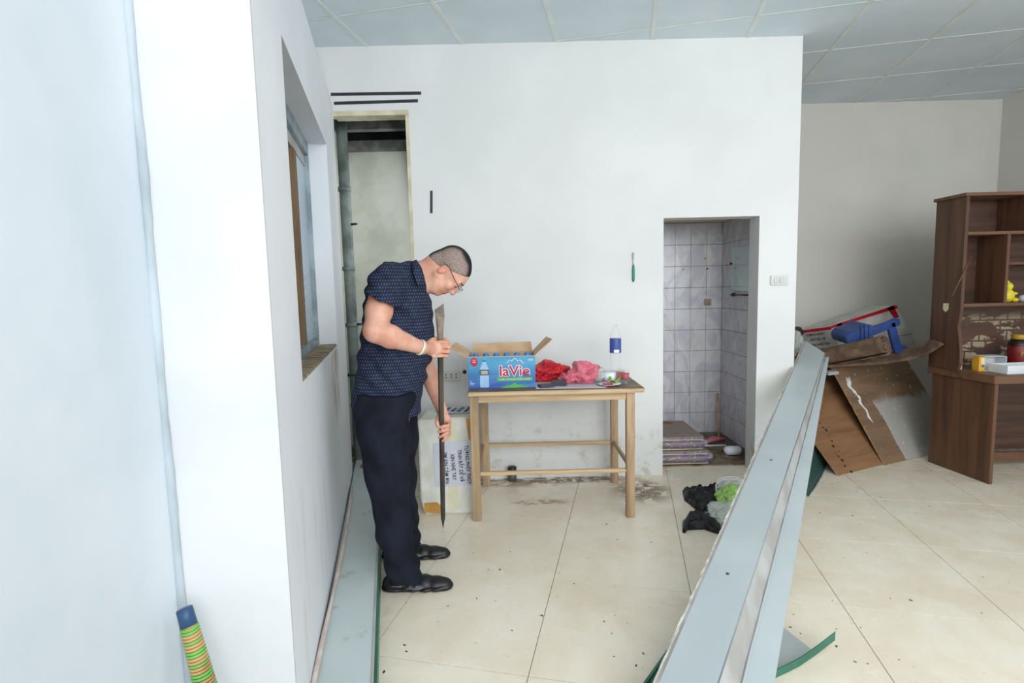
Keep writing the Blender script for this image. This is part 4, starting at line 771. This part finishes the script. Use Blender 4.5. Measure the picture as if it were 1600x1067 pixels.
# hutch side with the curved lower front
zs = .726; hp = [(3.60, 1.90), (3.85, 1.90), (3.85, zs), (3.60, zs), (3.582, zs+.05), (3.585, zs+.14), (3.615, zs+.30), (3.600, 1.14), (3.60, 1.2)]
prism('hutch_side', [Vector((3.052, y, z))-oo for y, z in hp], (.022, 0, 0), M['desk_z'], dk); DB('hutch_side', 4.34, 4.362, 3.60, 3.85, zs, 1.90, 'desk_z')
DB('hutch_top', 3.035, 4.38, 3.585, 3.86, 1.900, 1.922, 'desk_edge'); DB('hutch_back', 3.074, 4.34, 3.838, 3.85, 1.18, 1.90, 'desk_x')
pb = box('peeling_board', 3.074, 4.34, 3.836, 3.848, zs, 1.18, M['peel'], None); pb.parent = dk; pb.location = -oo
DB('shelf', 3.0745, 4.3395, 3.605, 3.836, 1.645, 1.665, 'desk_edge'); DB('shelf', 3.0745, 4.3395, 3.605, 3.836, 1.162, 1.184, 'desk_edge'); DB('divider', 3.350, 3.372, 3.607, 3.836, 1.1845, 1.6445, 'desk_z'); DB('divider', 3.475, 3.495, 3.607, 3.836, 1.6655, 1.8995, 'desk_z'); DB('shelf', 3.3725, 4.3395, 3.61, 3.836, 1.440, 1.458, 'desk_edge')
p = ony(1477, 479, 3.70); prism('paper_tag', [(3.0515-oo.x, 3.72-oo.y+a, 1.155+b) for a, b in ((-.022, .03), (.022, .03), (.022, -.012), (.0, -.032), (-.022, -.012))], (-.002, 0, 0), M['cream_tag'], dk)
p = ony(1541, 485, 3.60); DB('sticker', p.x-.034, p.x+.034, 3.832, 3.836, 1.11, 1.155, 'leaf_green', .0005); DB('sticker', p.x-.010, p.x+.024, 3.8305, 3.832, 1.115, 1.150, 'cap_blue', .0005)
T(dk, 'dark brown laminate computer desk with tall open hutch against the right side', 'desk')
o = tube('thin_stick', [ony(1488, 462, 3.585), ony(1518, 401, 3.60)], .0032, M['desk_edge']); o.parent = None; T(o, 'thin straw-coloured stick leaning across the hutch front edge', 'stick')
zd = .7255
e = E('yellow_figurine', (3.425, 3.66, 1.1845)); crumple('torso', (0, 0, .045), (.040, .034, .048), M['yellow'], e, .06, 1, 3, 2., 0); crumple('head', (-.004, -.004, .108), (.027, .025, .030), M['yellow'], e, .05, 2, 3); crumple('arm', (.030, -.012, .060), (.026, .012, .012), M['yellow'], e, .05, 3, 3); crumple('foot', (.045, -.008, .016), (.022, .018, .016), M['yellow'], e, .05, 4, 3, 2., 0); tube('topknot', [(-.006, 0, .13), (-.008, 0, .150)], [.016, .006], M['yellow'], e, 10)
T(e, 'small yellow seated figurine on the middle shelf of the hutch', 'figurine')
o = lathe('small_round_lamp', [(.012, 0), (.02, .004), (.028, .02), (.024, .04), (.008, .048)], M['silver'], None, 16, at=(0, 0, 0)); o.location = (3.55, 3.68, 1.1845); o.name = 'grey_ball'; T(o, 'small shiny grey ball on the shelf right of the figurine', 'ornament')
def carton_open(name, x, y, w, d, h, mt, lab, frontmt, rz=0.):
    e = E(name, (x, y, zd), rz); box('bottom', -w, w, -d, d, 0, .003, M[mt], e); box('wall', -w, w, d-.003, d, .003, h, M[mt], e); box('wall', -w, w, -d, -d+.003, .003, h, M[frontmt], e); box('wall', -w, -w+.003, -d+.003, d-.003, .003, h, M[frontmt], e); box('wall', w-.003, w, -d+.003, d-.003, .003, h, M[mt], e); T(e, lab, 'box'); return e
e = E('medicine_carton', (3.235, 3.60, zd), .0); box('yellow_side', -.072, -.030, -.045, .010, 0, .098, M['orange'], e, .001); box('white_label', -.058, -.036, -.0465, -.045, .02, .09, M['cream_tag'], e); boxes('barcode', [(-.056+.004*i, -.054+.004*i, -.0475, -.0465, .025, .045) for i in range(5)], M['hole'], e)
boxes('white_shell', [(-.030, .115, .041, .045, 0, .10), (-.030, .115, -.045, .041, 0, .003), (.111, .115, -.045, .041, .003, .10), (-.030, .115, -.045, .041, .097, .10)], M['white_box'], e)
T(e, 'open yellow and white cardboard carton standing on the desk', 'box')
carton_open('white_tray_box', 3.36, 3.49, .135, .065, .055, 'white_box', 'shallow open white box at the front of the desktop', 'white_box', .06)
o = E('small_white_jar', (3.105, 3.66, zd)); lathe('jar', [(.024, 0), (.026, .004), (.026, .03), (.02, .034)], M['white_plastic'], o, 20); lathe('jar_lid', [(.027, .035), (.028, .036), (.028, .046), (.026, .048)], M['silver'], o, 20); T(o, 'small round white jar at the left back of the desktop', 'jar')
o = E('dark_red_jar', (3.53, 3.66, zd)); lathe('jar_body', [(.055, 0), (.062, .006), (.062, .17), (.05, .195), (.04, .20)], M['jar_dark'], o, 28); lathe('label_wrap', [(.0625, .03), (.0630, .031), (.0630, .155), (.0625, .156)], M['jar_red'], o, 28); lathe('jar_cap', [(.042, .201), (.046, .203), (.046, .232), (.042, .235)], M['gold'], o, 24)
text('label_lettering', 'INF', .040, (-.022, -.0635, .105), (1, -.1, 0), Z_, M['gold'], o, .001, .9); box('label_line', -.035, .03, -.0650, -.058, .045, .050, M['gold'], o); T(o, 'dark red jar with gold cap and yellow lettering on the desk', 'jar')

# ================================================================= BAGS ON FLOOR
e = E('black_bag', (1.15, 2.98, 0)); oo = Vector((1.15, 2.98, 0))
def fan(nm, pts, z, mt, par, amp=.012, seed=0, zt=.05):
    """crinkled lump over an outline on the floor"""
    from mathutils import noise as nz
    P3 = [Vector(onz(x, y, .0))-oo for x, y in pts]; cen = sum(P3, Vector())/len(P3); R = 9; n = len(P3)*6; vs = []; fs = []
    ring = []
    for i in range(n):
        t = i/6; a = P3[int(t) % len(P3)]; b = P3[(int(t)+1) % len(P3)]; ring.append(a.lerp(b, t-int(t)))
    for r in range(R):
        s_ = 1-r/R
        for i in range(n):
            p = cen.lerp(ring[i], s_); hgt = zt*math.sqrt(max(0, 1-s_**2.2)); q = Vector((p.x*18+seed, p.y*18, r*.2)); p = Vector((p.x, p.y, .003+hgt+(amp*nz.noise(q)*1.6+amp*nz.noise(q*2.7) if r else 0))); p.z = max(p.z, .002); vs.append(p)
    vs.append(Vector((cen.x, cen.y, zt)));
    for r in range(R-1):
        for i in range(n): fs.append((r*n+i, r*n+(i+1) % n, (r+1)*n+(i+1) % n, (r+1)*n+i))
    for i in range(n): fs.append(((R-1)*n+i, (R-1)*n+(i+1) % n, R*n))
    fs.append(tuple(range(n))[::-1]); return link(nm, me_from(vs, fs, True), M[mt], par)
fan('bag_body', [(1066, 768), (1070, 768), (1080, 771), (1105, 772), (1120, 766), (1138, 761), (1150, 775), (1140, 800), (1100, 805), (1085, 795), (1069, 782)], 0, 'bag_black', e, .02, 1, .06)
fan('bag_handle', [(1066, 816), (1072, 811), (1090, 803), (1104, 801), (1125, 815), (1130, 838), (1118, 834), (1100, 828), (1075, 829), (1070, 834), (1066, 832)], 0, 'bag_black', e, .018, 5, .055)
T(e, 'crumpled black plastic bag lying open on the floor', 'bag')
e = E('clear_bag', (1.25, 2.95, 0)); crumple('film', (-.03, -.02, .052), (.125, .10, .058), M['bag_clear'], e, .4, 31, 5, 2.6, .004); T(e, 'clear plastic bag lying on top of the black bag', 'bag')
e = E('green_bag', (1.33, 3.06, .03)); crumple('film', (0, 0, .05), (.12, .11, .075), M['bag_green'], e, .38, 33, 5, 2.8, .004); T(e, 'bright green plastic bag beside the sandwich panel', 'bag')
e = E('white_net_bag', (1.37, 3.20, 0)); crumple('film', (0, 0, .06), (.10, .09, .075), M['bag_net'], e, .3, 35, 5, 3., .004)
for i in range(4): tube('string_loop', [(.11*math.cos(t)-.02, .02+.07*math.sin(t)*(.7+.1*i)-.05, .06+.05*math.sin(t)+.012*i) for t in np.linspace(-.3, 3.3, 12)], .0025, M['pr_white'], e, 5)
T(e, 'white net bag with string loops behind the green bag', 'bag')
# debris crumbs
bm = bmesh.new(); spots = [(690, 812), (763, 890), (781, 890), (700, 947), (635, 1018), (632, 1008), (897, 912), (847, 962), (797, 862), (1018, 847), (965, 843), (994, 1040), (1005, 1021), (944, 971), (1240, 960), (1235, 980), (1251, 990), (1307, 1010), (1300, 756), (1338, 768), (1376, 777), (1383, 783), (1281, 801), (1332, 806), (1452, 791), (800, 985), (1423, 938), (1336, 1034), (600, 1050), (745, 935), (948, 819), (1200, 720)]
for i, (x, y) in enumerate(spots+[(random.uniform(620, 1060), random.uniform(790, 1060)) for _ in range(30)]+[(random.uniform(1240, 1580), random.uniform(770, 1060)) for _ in range(25)]):
    p = onz(x, y, 0); r = (.0034 if i < len(spots) else .0018)*(.7+.6*random.random()); bmesh.ops.create_icosphere(bm, subdivisions=1, radius=r, matrix=Matrix.Translation((p.x, p.y, r*.3)) @ Matrix.Rotation(random.random()*3, 4, 'Z') @ Matrix.Diagonal((2., 1, .45, 1)))
for v in bm.verts: v.co.z = max(v.co.z, .0004)
me = bpy.data.meshes.new('mesh'); bm.to_mesh(me); bm.free(); o = link('floor_crumbs', me, M['hook_dark']); o['kind'] = 'stuff'; T(o, 'tiny dark crumbs and leaf bits scattered over the tiled floor', 'debris')

# ================================================================= IRON BAR
bt, bb = ony(687, 478, 2.44), onz(692.5, 825, .002); bdv = (bt-bb).normalized(); Lb = (bt-bb).length
ib = E('iron_bar', bb); 
def BP(t): return bdv*(t*Lb)
sx = Vector((1, 0, 0)); sx = (sx-bdv*sx.dot(bdv)).normalized(); sy = bdv.cross(sx)
def secs(L, mat, nm):
    vs, fs = [], []; n = 8
    for t, a, b in L:
        for j in range(n): th = 2*math.pi*(j+.5)/n; vs.append(BP(t)+sx*a*math.cos(th)*1.08+sy*b*math.sin(th)*1.08)
    for i in range(len(L)-1):
        for j in range(n): fs.append((i*n+j, i*n+(j+1) % n, (i+1)*n+(j+1) % n, (i+1)*n+j))
    fs += [tuple(range(n))[::-1], tuple((len(L)-1)*n+j for j in range(n))]; return link(nm, me_from(vs, fs), M[mat], ib)
secs([(.0, .001, .001), (.05, .010, .010), (.06, .0125, .0125), (.88, .0135, .0135)], 'iron', 'shaft'); secs([(.8801, .0135, .0135), (.93, .017, .012), (.965, .022, .008)], 'iron_tip', 'neck')
h0, h1 = BP(.9651), BP(1.0); prism('chisel_blade', [h0-sx*.022-sy*.004, h0+sx*.022-sy*.004, h1+sx*.018-sy*.002+bdv*.012, h1-sx*.024-sy*.002-bdv*.022], sy*.007, M['iron_tip'], ib, .001)
T(ib, 'heavy dark iron pry bar with flared chisel end held upright by the man', 'pry bar')

# ================================================================= PERSON
PY = 2.52
def barY(y):
    lo, hi = 0., 1.
    for _ in range(40):
        t = (lo+hi)/2; q = bb.lerp(bt, t)-Vector((0, 0, H_)); py = 533.5-F_*q.dot(UP)/q.dot(fw)
        if py > y: lo = t
        else: hi = t
    return bb.lerp(bt, t).y
per = E('person', (-.52, 2.42, 0)); PO = Vector((-.52, 2.42, 0)); 
T(per, 'man with cropped hair and glasses in dotted navy shirt and dark trousers looking down', 'person')
def add_part(nm, sdf, mat, sm=1, disp=None):
    V, Fq = sdf.mesh(); V = V.copy()
    me = np_mesh(V, Fq, sm); 
    n = len(me.vertices); C_ = np.empty(n*3, np.float32); me.vertices.foreach_get('co', C_); C_ = C_.reshape(-1, 3)
    if disp is not None:
        N_ = np.empty(n*3, np.float32); me.vertices.foreach_get('normal', N_); C2 = C_+N_.reshape(-1, 3)*disp(C_)[:, None]
    else: C2 = C_
    world = C2.copy(); me.vertices.foreach_set('co', (C2-np.array(PO, np.float32)).astype(np.float32).ravel()); me.update(); return link(nm, me, mat, per), world
a3 = lambda v: np.array(v, float)
# head frame
HU = a3((.914, 0, .407)); HN = a3((.407, 0, -.914)); HS = np.cross(HU, HN)   # up of head, face direction, side
HUr = HU/np.linalg.norm(HU); HNr = HN/np.linalg.norm(HN); yaw = math.radians(6)
HS = np.cross(HNr, HUr); ear = a3(ony(693, 422, 2.44)); Hc = ear+a3((0, .078, 0))
def HP(f, u, s=0.): return Hc+HNr*f+HUr*u+a3((0, -1, 0))*s      # forward, up, towards camera; origin = between the ears
rotH = [HNr, HUr, a3((0, 1, 0))]
body = SDF((-.93, 2.10, .02), (-.16, 2.98, 1.62), .0034)
# cranium + face
body.ell(HP(-.010, .048), (.088, .080, .075), .012, rotH); body.ell(HP(-.048, .002), (.048, .055, .058), .02, rotH); body.ell(HP(-.058, -.022), (.040, .050, .054), .02, rotH)
body.ell(HP(.02, .030), (.078, .078, .070), .012, rotH)
body.ell(HP(.038, -.035), (.060, .066, .058), .018, rotH)
body.ell(HP(.055, -.078), (.036, .026, .034), .016, rotH)          # chin
for s_ in (1, -1):
    body.cone(HP(.0, -.035, .052*s_), HP(.055, -.080, .022*s_), .022, .016, .014)      # jaw
    body.ell(HP(.068, -.012, .036*s_), (.022, .024, .024), .012, rotH)                 # cheek
    body.ell(HP(.094, .020, .031*s_), (.014, .009, .018), .006, rotH, sub=True)        # eye socket
    body.ell(HP(.0815, .019, .031*s_), (.0115, .0105, .0145), .003, rotH)              # eyeball and lids
    body.cone(HP(.090, .037, .012*s_), HP(.082, .038, .045*s_), .007, .006, .006)      # brow
body.cone(HP(.092, .026), HP(.109, -.014), .007, .011, .006)                              # nose bridge
body.ell(HP(.106, -.018), (.012, .009, .012), .005, rotH)
for s_ in (1, -1): body.ell(HP(.099, -.020, .012*s_), (.009, .007, .008), .004, rotH)
body.cone(HP(.091, -.040, .016), HP(.091, -.040, -.016), .007, .007, .004); body.cone(HP(.089, -.050, .014), HP(.089, -.050, -.014), .0075, .0075, .004)
body.cone(HP(.099, -.045, .022), HP(.099, -.045, -.022), .0022, .0022, .002, sub=True)
for s_ in (1, -1):                                                                        # ears
    body.ell(HP(-.004, .0, .079*s_), (.017, .031, .009), .004, rotH); body.ell(HP(.0, .002, .087*s_), (.009, .017, .006), .003, rotH, sub=True); body.ell(HP(.004, -.006, .082*s_), (.005, .006, .004), .002, rotH)
# neck
nb = a3(ony(628, 440, PY)); body.cone(HP(-.034, -.046), nb, .051, .073, .03); body.cone(HP(.0, -.055), a3(ony(650, 450, PY)), .045, .055, .03)
# torso / legs core
def rows(L, Y, ry, Y2=None):
    out = []
    for (y, l, r), q in zip(L, ry):
        yy = Y+((Y2 or Y)-Y)*(y-L[0][0])/(L[-1][0]-L[0][0]); p_ = a3(ony((l+r)/2, y, yy)); out.append((p_[2], p_[0], yy, (r-l)/2/F_*yy*.985, q))
    return out
core = [(425, 600, 650), (450, 590, 655), (500, 582, 664), (560, 576, 656), (620, 568, 646), (660, 575, 640)]
body.loft(rows(core, PY, [.10, .15, .14, .14, .13, .12]), .03)
nl = [a3(ony(602, 650, 2.44)), a3(ony(611, 770, 2.37)), a3(ony(630, 900, 2.31))]; fl_ = [a3(ony(616, 650, 2.60)), a3(ony(627, 760, 2.60)), a3(ony(645, 850, 2.61))]
for c_ in (nl, fl_): body.chain(c_, [.07, .042, .030], .02)
# near arm
sh_, el_, wr_ = a3(ony(598, 456, 2.355)), a3(ony(586, 517, 2.245)), a3(ony(659, 543.5, 2.395))
body.cone(sh_, el_*.5+sh_*.5, .056, .057, .02); body.cone(el_*.5+sh_*.5, el_, .056, .047, .02); m1 = el_*.68+wr_*.32; body.cone(el_, m1, .050, .050, .015); body.cone(m1, wr_, .050, .029, .015)
# near hand
K = lambda x, y, Y: a3(ony(x, y, Y))
body.ell((K(675, 544, 2.445)+K(678, 544, 2.465))/2, (.045, .016, .036), .012, [a3((.97, .22, 0)), a3((-.22, .97, 0)), a3((0, 0, 1))]); body.cone(wr_, K(672, 544, 2.445), .027, .028, .012)
YH = barY(545)
for i, (y, rr, kx) in enumerate(((534.5, .0092, 690), (541.5, .0098, 692), (548.8, .0094, 691), (555.5, .0082, 688))):
    body.chain([K(677, y+1, 2.455), K(kx, y, YH-.028), K(kx+9.5, y+.6, YH-.012), K(kx+10, y+1.2, YH+.018), K(kx+1, y+1.5, YH+.030)], [rr*1.1, rr*1.08, rr, rr*.96, rr*.88], .0035)
body.chain([K(667, 538, 2.43), K(676, 531.5, 2.465), K(686, 528.5, YH+.026), K(697, 531, YH+.022)], [.014, .0125, .0115, .010], .005)
# far arm
YL0 = barY(668)+.035
s2, e2, w2_ = a3(ony(612, 452, 2.69)), a3(ony(660, 558, 2.78)), a3(ony(690, 641, YL0)); body.chain([s2, s2*.4+e2*.6, e2], [.062, .052, .046], .02); m2 = e2*.7+w2_*.3; body.chain([e2, m2, w2_], [.047, .046, .027], .015)
YL = barY(668)-.004
body.ell(K(697, 659, YL+.034), (.028, .014, .040), .010, [a3((1, 0, .1)), a3((0, 1, 0)), a3((-.1, 0, 1))]); body.cone(w2_, K(696, 654, YL+.034), .025, .022, .012)
for i, (y0, tipx, tipy, rr) in enumerate(((659, 686, 668, .0095), (665, 685, 675, .0098), (671, 686.5, 683, .0092), (676, 691.5, 689, .0082))):
    body.chain([K(699, y0-4, YL+.036), K(702, y0+3, YL+.012), K(700-.6*i, y0+6, YL-.018), K((698+tipx)/2, (y0+6+tipy)/2, YL-.028), K(tipx, tipy, YL-.024)], [rr*1.05, rr*1.05, rr, rr*.95, rr*.85], .003)
body.chain([K(692, 648, YL+.034), K(685, 652, YL+.012), K(683, 660, YL-.010), K(684.5, 667, YL-.022)], [.014, .0125, .011, .009], .005)
bo, bw_ = add_part('body', body, M['skin'], 1)
rel = bw_-Hc; ff = rel@HNr; uu = rel@HUr; ss = np.abs(rel[:, 1]); ish = (np.linalg.norm(rel, axis=1) < .16)
def sst(x, a, b): t = np.clip((x-a)/(b-a), 0, 1); return t*t*(3-2*t)
add_attr(bo.data, 'lip', ish*sst(ff, .084, .088)*(1-sst(np.abs(uu+.045), .010, .014))*(1-sst(ss, .020, .026)))
add_attr(bo.data, 'flush', np.where(ish, sst(ss, .078, .084)*(np.abs(uu) < .05)+.35*sst(ff, .04, .08)*(uu < .02), .18))
add_attr(bo.data, 'stubble', ish*.0)
# hair
hr = SDF(Hc-.20, Hc+.19, .003)
hr.ell(HP(-.010, .048), (.0905, .0832, .0772), .012, rotH); hr.ell(HP(.018, .036), (.079, .078, .0725), .012, rotH); hr.ell(HP(-.048, .002), (.0502, .0572, .0602), .02, rotH)
hr.cut(HP(.060, .060), (HNr*.90-HUr*.42)); hr.ell(HP(-.058, -.022), (.0422, .050, .0562), .02, rotH); hr.cut(HP(-.025, -.010), (HNr*.67-HUr*.74))
hr.ell(HP(.004, -.002, .085), (.026, .035, .03), .004, rotH, sub=True)
ho, hw = add_part('hair', hr, M['hair'], 1); rel = hw-Hc; ff = rel@HNr; uu = rel@HUr; ss = np.abs(rel[:, 1])
top = sst(uu, .098, .118)*1.0; backt = sst(-ff, .092, .108)*sst(uu, -.03, .04); add_attr(ho.data, 'fade', np.clip(1-np.maximum(np.maximum(top, backt*.8), 1-sst(ss, .030, .056)), 0, 1)*.95)
# eyes (dark slit), eyebrows
for s_ in (1, -1):
    c_ = Vector(HP(.0925, .018, .031*s_))-PO; tube('eyelash', [Vector(HP(.091, .014, .020*s_))-PO, Vector(HP(.0945, .0125, .031*s_))-PO, Vector(HP(.088, .014, .043*s_))-PO], .0016, M['hair'], per, 6)
    tube('eyebrow', [Vector(HP(.0965, .041, .014*s_))-PO, Vector(HP(.096, .045, .030*s_))-PO, Vector(HP(.084, .044, .048*s_))-PO], [.0022, .003, .0018], M['tape'], per, 6)
# glasses
gl = bpy.data.objects.new('glasses', None); COL.objects.link(gl); gl.parent = per
for s_ in (1, -1):
    cc = [Vector(HP(.112+.004*math.cos(t), .017+.016*math.sin(t), (.032+.024*math.cos(t))*s_))-PO for t in np.linspace(0, 2*math.pi, 21)]; tube('rim', cc, .0016, M['silver'], gl, 6)
    tube('temple', [Vector(HP(.112, .026, .056*s_))-PO, Vector(HP(.10, .027, .071*s_))-PO, Vector(HP(.04, .028, .0825*s_))-PO, Vector(HP(.0, .030, .0875*s_))-PO, Vector(HP(-.018, .022, .0885*s_))-PO], .0019, M['glass_frame'], gl, 6)
    prism('lens', [v for v in cc[:-1]], Vector(HNr)*.001, M['glass'], gl)
tube('bridge', [Vector(HP(.114, .022, .009))-PO, Vector(HP(.117, .025, 0))-PO, Vector(HP(.114, .022, -.009))-PO], .0016, M['silver'], gl, 6)
# bracelet
wa = Vector(wr_)-Vector(wr_-m1).normalized()*.008; wd = Vector(wr_-m1).normalized(); o1 = wd.orthogonal().normalized(); o2 = wd.cross(o1)
def brf(u, v): t = u*2*math.pi; return wa-PO+wd*(v-.5)*.013+(o1*math.cos(t)+o2*math.sin(t))*.0345
sheet('bracelet', brf, 32, 1, M['belt_white'], per, .004)
# shirt
SR = [(411, 606, 640), (418, 595, 657), (428, 583, 661), (442, 576, 666), (460, 572, 671), (480, 570, 676), (500, 567, 680.5), (530, 563, 679.5), (560, 559.5, 674), (590, 555, 667), (612, 551.5, 661), (632, 549, 658), (662, 549, 658)]
ryS = [.09, .135, .16, .172, .175, .17, .165, .163, .163, .165, .166, .168, .168]
shs = SDF((-.99, 2.12, .68), (-.20, 2.92, 1.54), .0048); shs.loft(rows(SR, PY, ryS), .02, 2.25)
for (a_, b_, r1, r2, kk) in ((ony(606, 441, 2.375), ony(594, 478, 2.30), .084, .079, .03), (ony(617, 438, 2.60), ony(632, 480, 2.66), .085, .074, .03)): shs.cone(a3(a_), a3(b_), r1, r2, kk)
# sleeve hems: cut below
hm = a3(ony(592, 467, 2.27)); shs.cut(hm, (-.46, 0, -.89), lo=hm+a3((-.15, -.22, -.22)), hi=hm+a3((.10, .075, .10)))
hem = a3(ony(600, 638, PY)); shs.cut(hem, a3((-.17, 0, -1)))
def wrk(C):
    x, y, z = C[:, 0], C[:, 1], C[:, 2]; w = .005*np.sin(45*(z*.9+x*1.1)+3*np.sin(12*x-7*z))*sst(x,-.62,-.45)*sst(z,1.0,1.15)+.0045*np.sin(34*z+22*x+6*np.sin(9*x+5*z))*sst(1.40-z, 0, .2)+.004*np.sin(60*x+25*z+4*np.sin(14*z)+8*y)+.0025*np.sin(90*z-50*x+11*y); w = w*(.15+.85*sst(z, .86, .98)); return w.astype(np.float32)
so_, _ = add_part('shirt', shs, M['shirt'], 2, wrk)
# collar: band around the neck
def colp(sd):
    I = [ony(650.5, 406, 2.49), ony(658, 418, 2.42), ony(662, 431, 2.405), ony(665, 445, 2.41)]; O_ = [ony(642, 414, 2.45), ony(645.5, 425, 2.375), ony(649, 436, 2.36), ony(653, 448, 2.37)]
    def f(u, v):
        t = u*3; i = min(2, int(t)); a = I[i].lerp(I[i+1], t-i); b = O_[i].lerp(O_[i+1], t-i); p = a.lerp(b, v); p = p+Vector((0, -.006*math.sin(v*math.pi), .004*math.sin(v*math.pi)))
        if sd < 0: p.y = 2*PY-p.y
        return p-PO
    return f
for sd in (1, -1): sheet('collar', colp(sd), 12, 6, M['shirt'], per, .005)
sheet('collar_band', lambda u, v: Vector(ony(648.5, 410, PY))-PO+Vector((-.004-.010*v, (u-.5)*.11, .003-.012*v-.03*(u-.5)**2*4*.5)), 10, 3, M['shirt'], per, .005)
# trousers
trs = SDF((-1.0, 2.12, .03), (-.28, 2.90, .98), .005)
NR = [(612, 556, 650), (640, 554, 648), (665, 556, 640), (690, 561, 640), (730, 570, 641), (770, 578.5, 642), (810, 584.5, 642), (850, 594, 648), (885, 602, 655), (905, 609, 659)]
trs.loft(rows(NR, 2.45, [.13, .13, .125, .115, .105, .098, .094, .090, .086, .080], 2.30), .015, 2.2)
FR = [(612, 575, 655), (650, 580, 654), (700, 592, 652), (750, 604, 651), (800, 614, 652), (830, 622, 656), (858, 632, 661)]
trs.loft(rows(FR, 2.60, [.12, .12, .108, .10, .092, .088, .078], 2.61), .015, 2.2)
def wt(C):
    x, y, z = C[:, 0], C[:, 1], C[:, 2]; w = .0065*np.sin(70*z+26*x+3*np.sin(20*x))*sst(.36-z, 0, .28)+.005*np.sin(30*z+34*x+12*y)+.004*np.sin(55*x-9*z+3*np.sin(12*z)); return w.astype(np.float32)
add_part('trousers', trs, M['trousers'], 2, wt)
# shoes
def shoe(px0, px1, ytoe, Y, far=False):
    A = onz(px0, ytoe, 0); B = onz(px1, ytoe, 0); x0, x1 = ony(px0, ytoe, Y).x, ony(px1, ytoe, Y).x; L = x1-x0; sd = SDF((x0-.03, Y-.09, -.01), (x1+.03, Y+.09, .18), .003)
    rr = [(0, .040), (.12, .044), (.3, .042), (.5, .046), (.72, .052), (.88, .046), (.97, .030)]
    for i in range(len(rr)-1):
        for o_ in (0,):
            (a, ra), (b, rb) = rr[i], rr[i+1]
    hts = [(.06, .038, .048), (.16, .041, .060), (.30, .040, .062), (.45, .043, .052), (.62, .047, .038), (.80, .045, .028), (.92, .034, .022)]
    for t, wy_, hz in hts: sd.ell((x0+L*t, Y, .022), (L*.16, wy_, hz), .012)
    sd.cone((x0+L*.22, Y, .04), (x0+L*.20, Y, .085), .038, .038, .015); sd.cut((0, 0, .020), (0, 0, -1)); V, Fq = sd.mesh(); me = np_mesh(V-np.array(PO), Fq, 1); s_ = link('shoe', me, M['shoe_black'], per)
    sl = SDF((x0-.03, Y-.09, -.02), (x1+.03, Y+.09, .07), .003)
    for t, wy_, hz in hts: sl.ell((x0+L*t+(.006 if t > .5 else -.004), Y, .012), (L*.16, wy_+.005, .016+.008*(t > .85)), .008)
    sl.cut((0, 0, .001), (0, 0, -1)); V, Fq = sl.mesh(); me = np_mesh(V-np.array(PO), Fq, 1); me.vertices.foreach_set('co', np.maximum(np.array([v.co[:] for v in me.vertices]), [-9, -9, .001]).astype(np.float32).ravel()); link('sole', me, M['sole_black'], s_)
    yy_ = Y-.043; pm = 'shoe_green' if far else 'shoe_grey'
    def pt(t, z, o_=0.): 
        w = np.interp(t, [h[0] for h in hts], [h[1] for h in hts]); return Vector((x0+L*t, Y-w-.0105-o_+(z-.03)*.45, z))-PO
    prism('side_patch', [pt(.34, .026, .001), pt(.56, .024, .001), pt(.66, .034, .0), pt(.50, .040, .001), pt(.40, .046, .001)], (0, .012, 0), M[pm], s_)
    prism('heel_patch', [pt(.10, .036), pt(.26, .032), pt(.28, .050), pt(.14, .058)], (0, .012, 0), M[pm], s_)
    for t in (.36, .47): tube('strap', [pt(t, .034, .002), pt(t+.03, .062, -.002), Vector((x0+L*(t+.05), Y, .085-.05*(t-.3)))-PO, Vector((x0+L*(t+.05), Y+.03, .065))-PO], .006, M['sole_black'], s_, 8)
    return s_
n1 = shoe(607, 699, 917, 2.31); n2 = shoe(606, 695, 863, 2.60, True)
per['label'] = 'man with cropped hair and glasses in dotted navy shirt and dark trousers looking down'
print('tris', sum(len(o.data.loop_triangles) if o.data.loop_triangles else sum(len(p.vertices)-2 for p in o.data.polygons) for o in bpy.data.objects if o.type == 'MESH'))
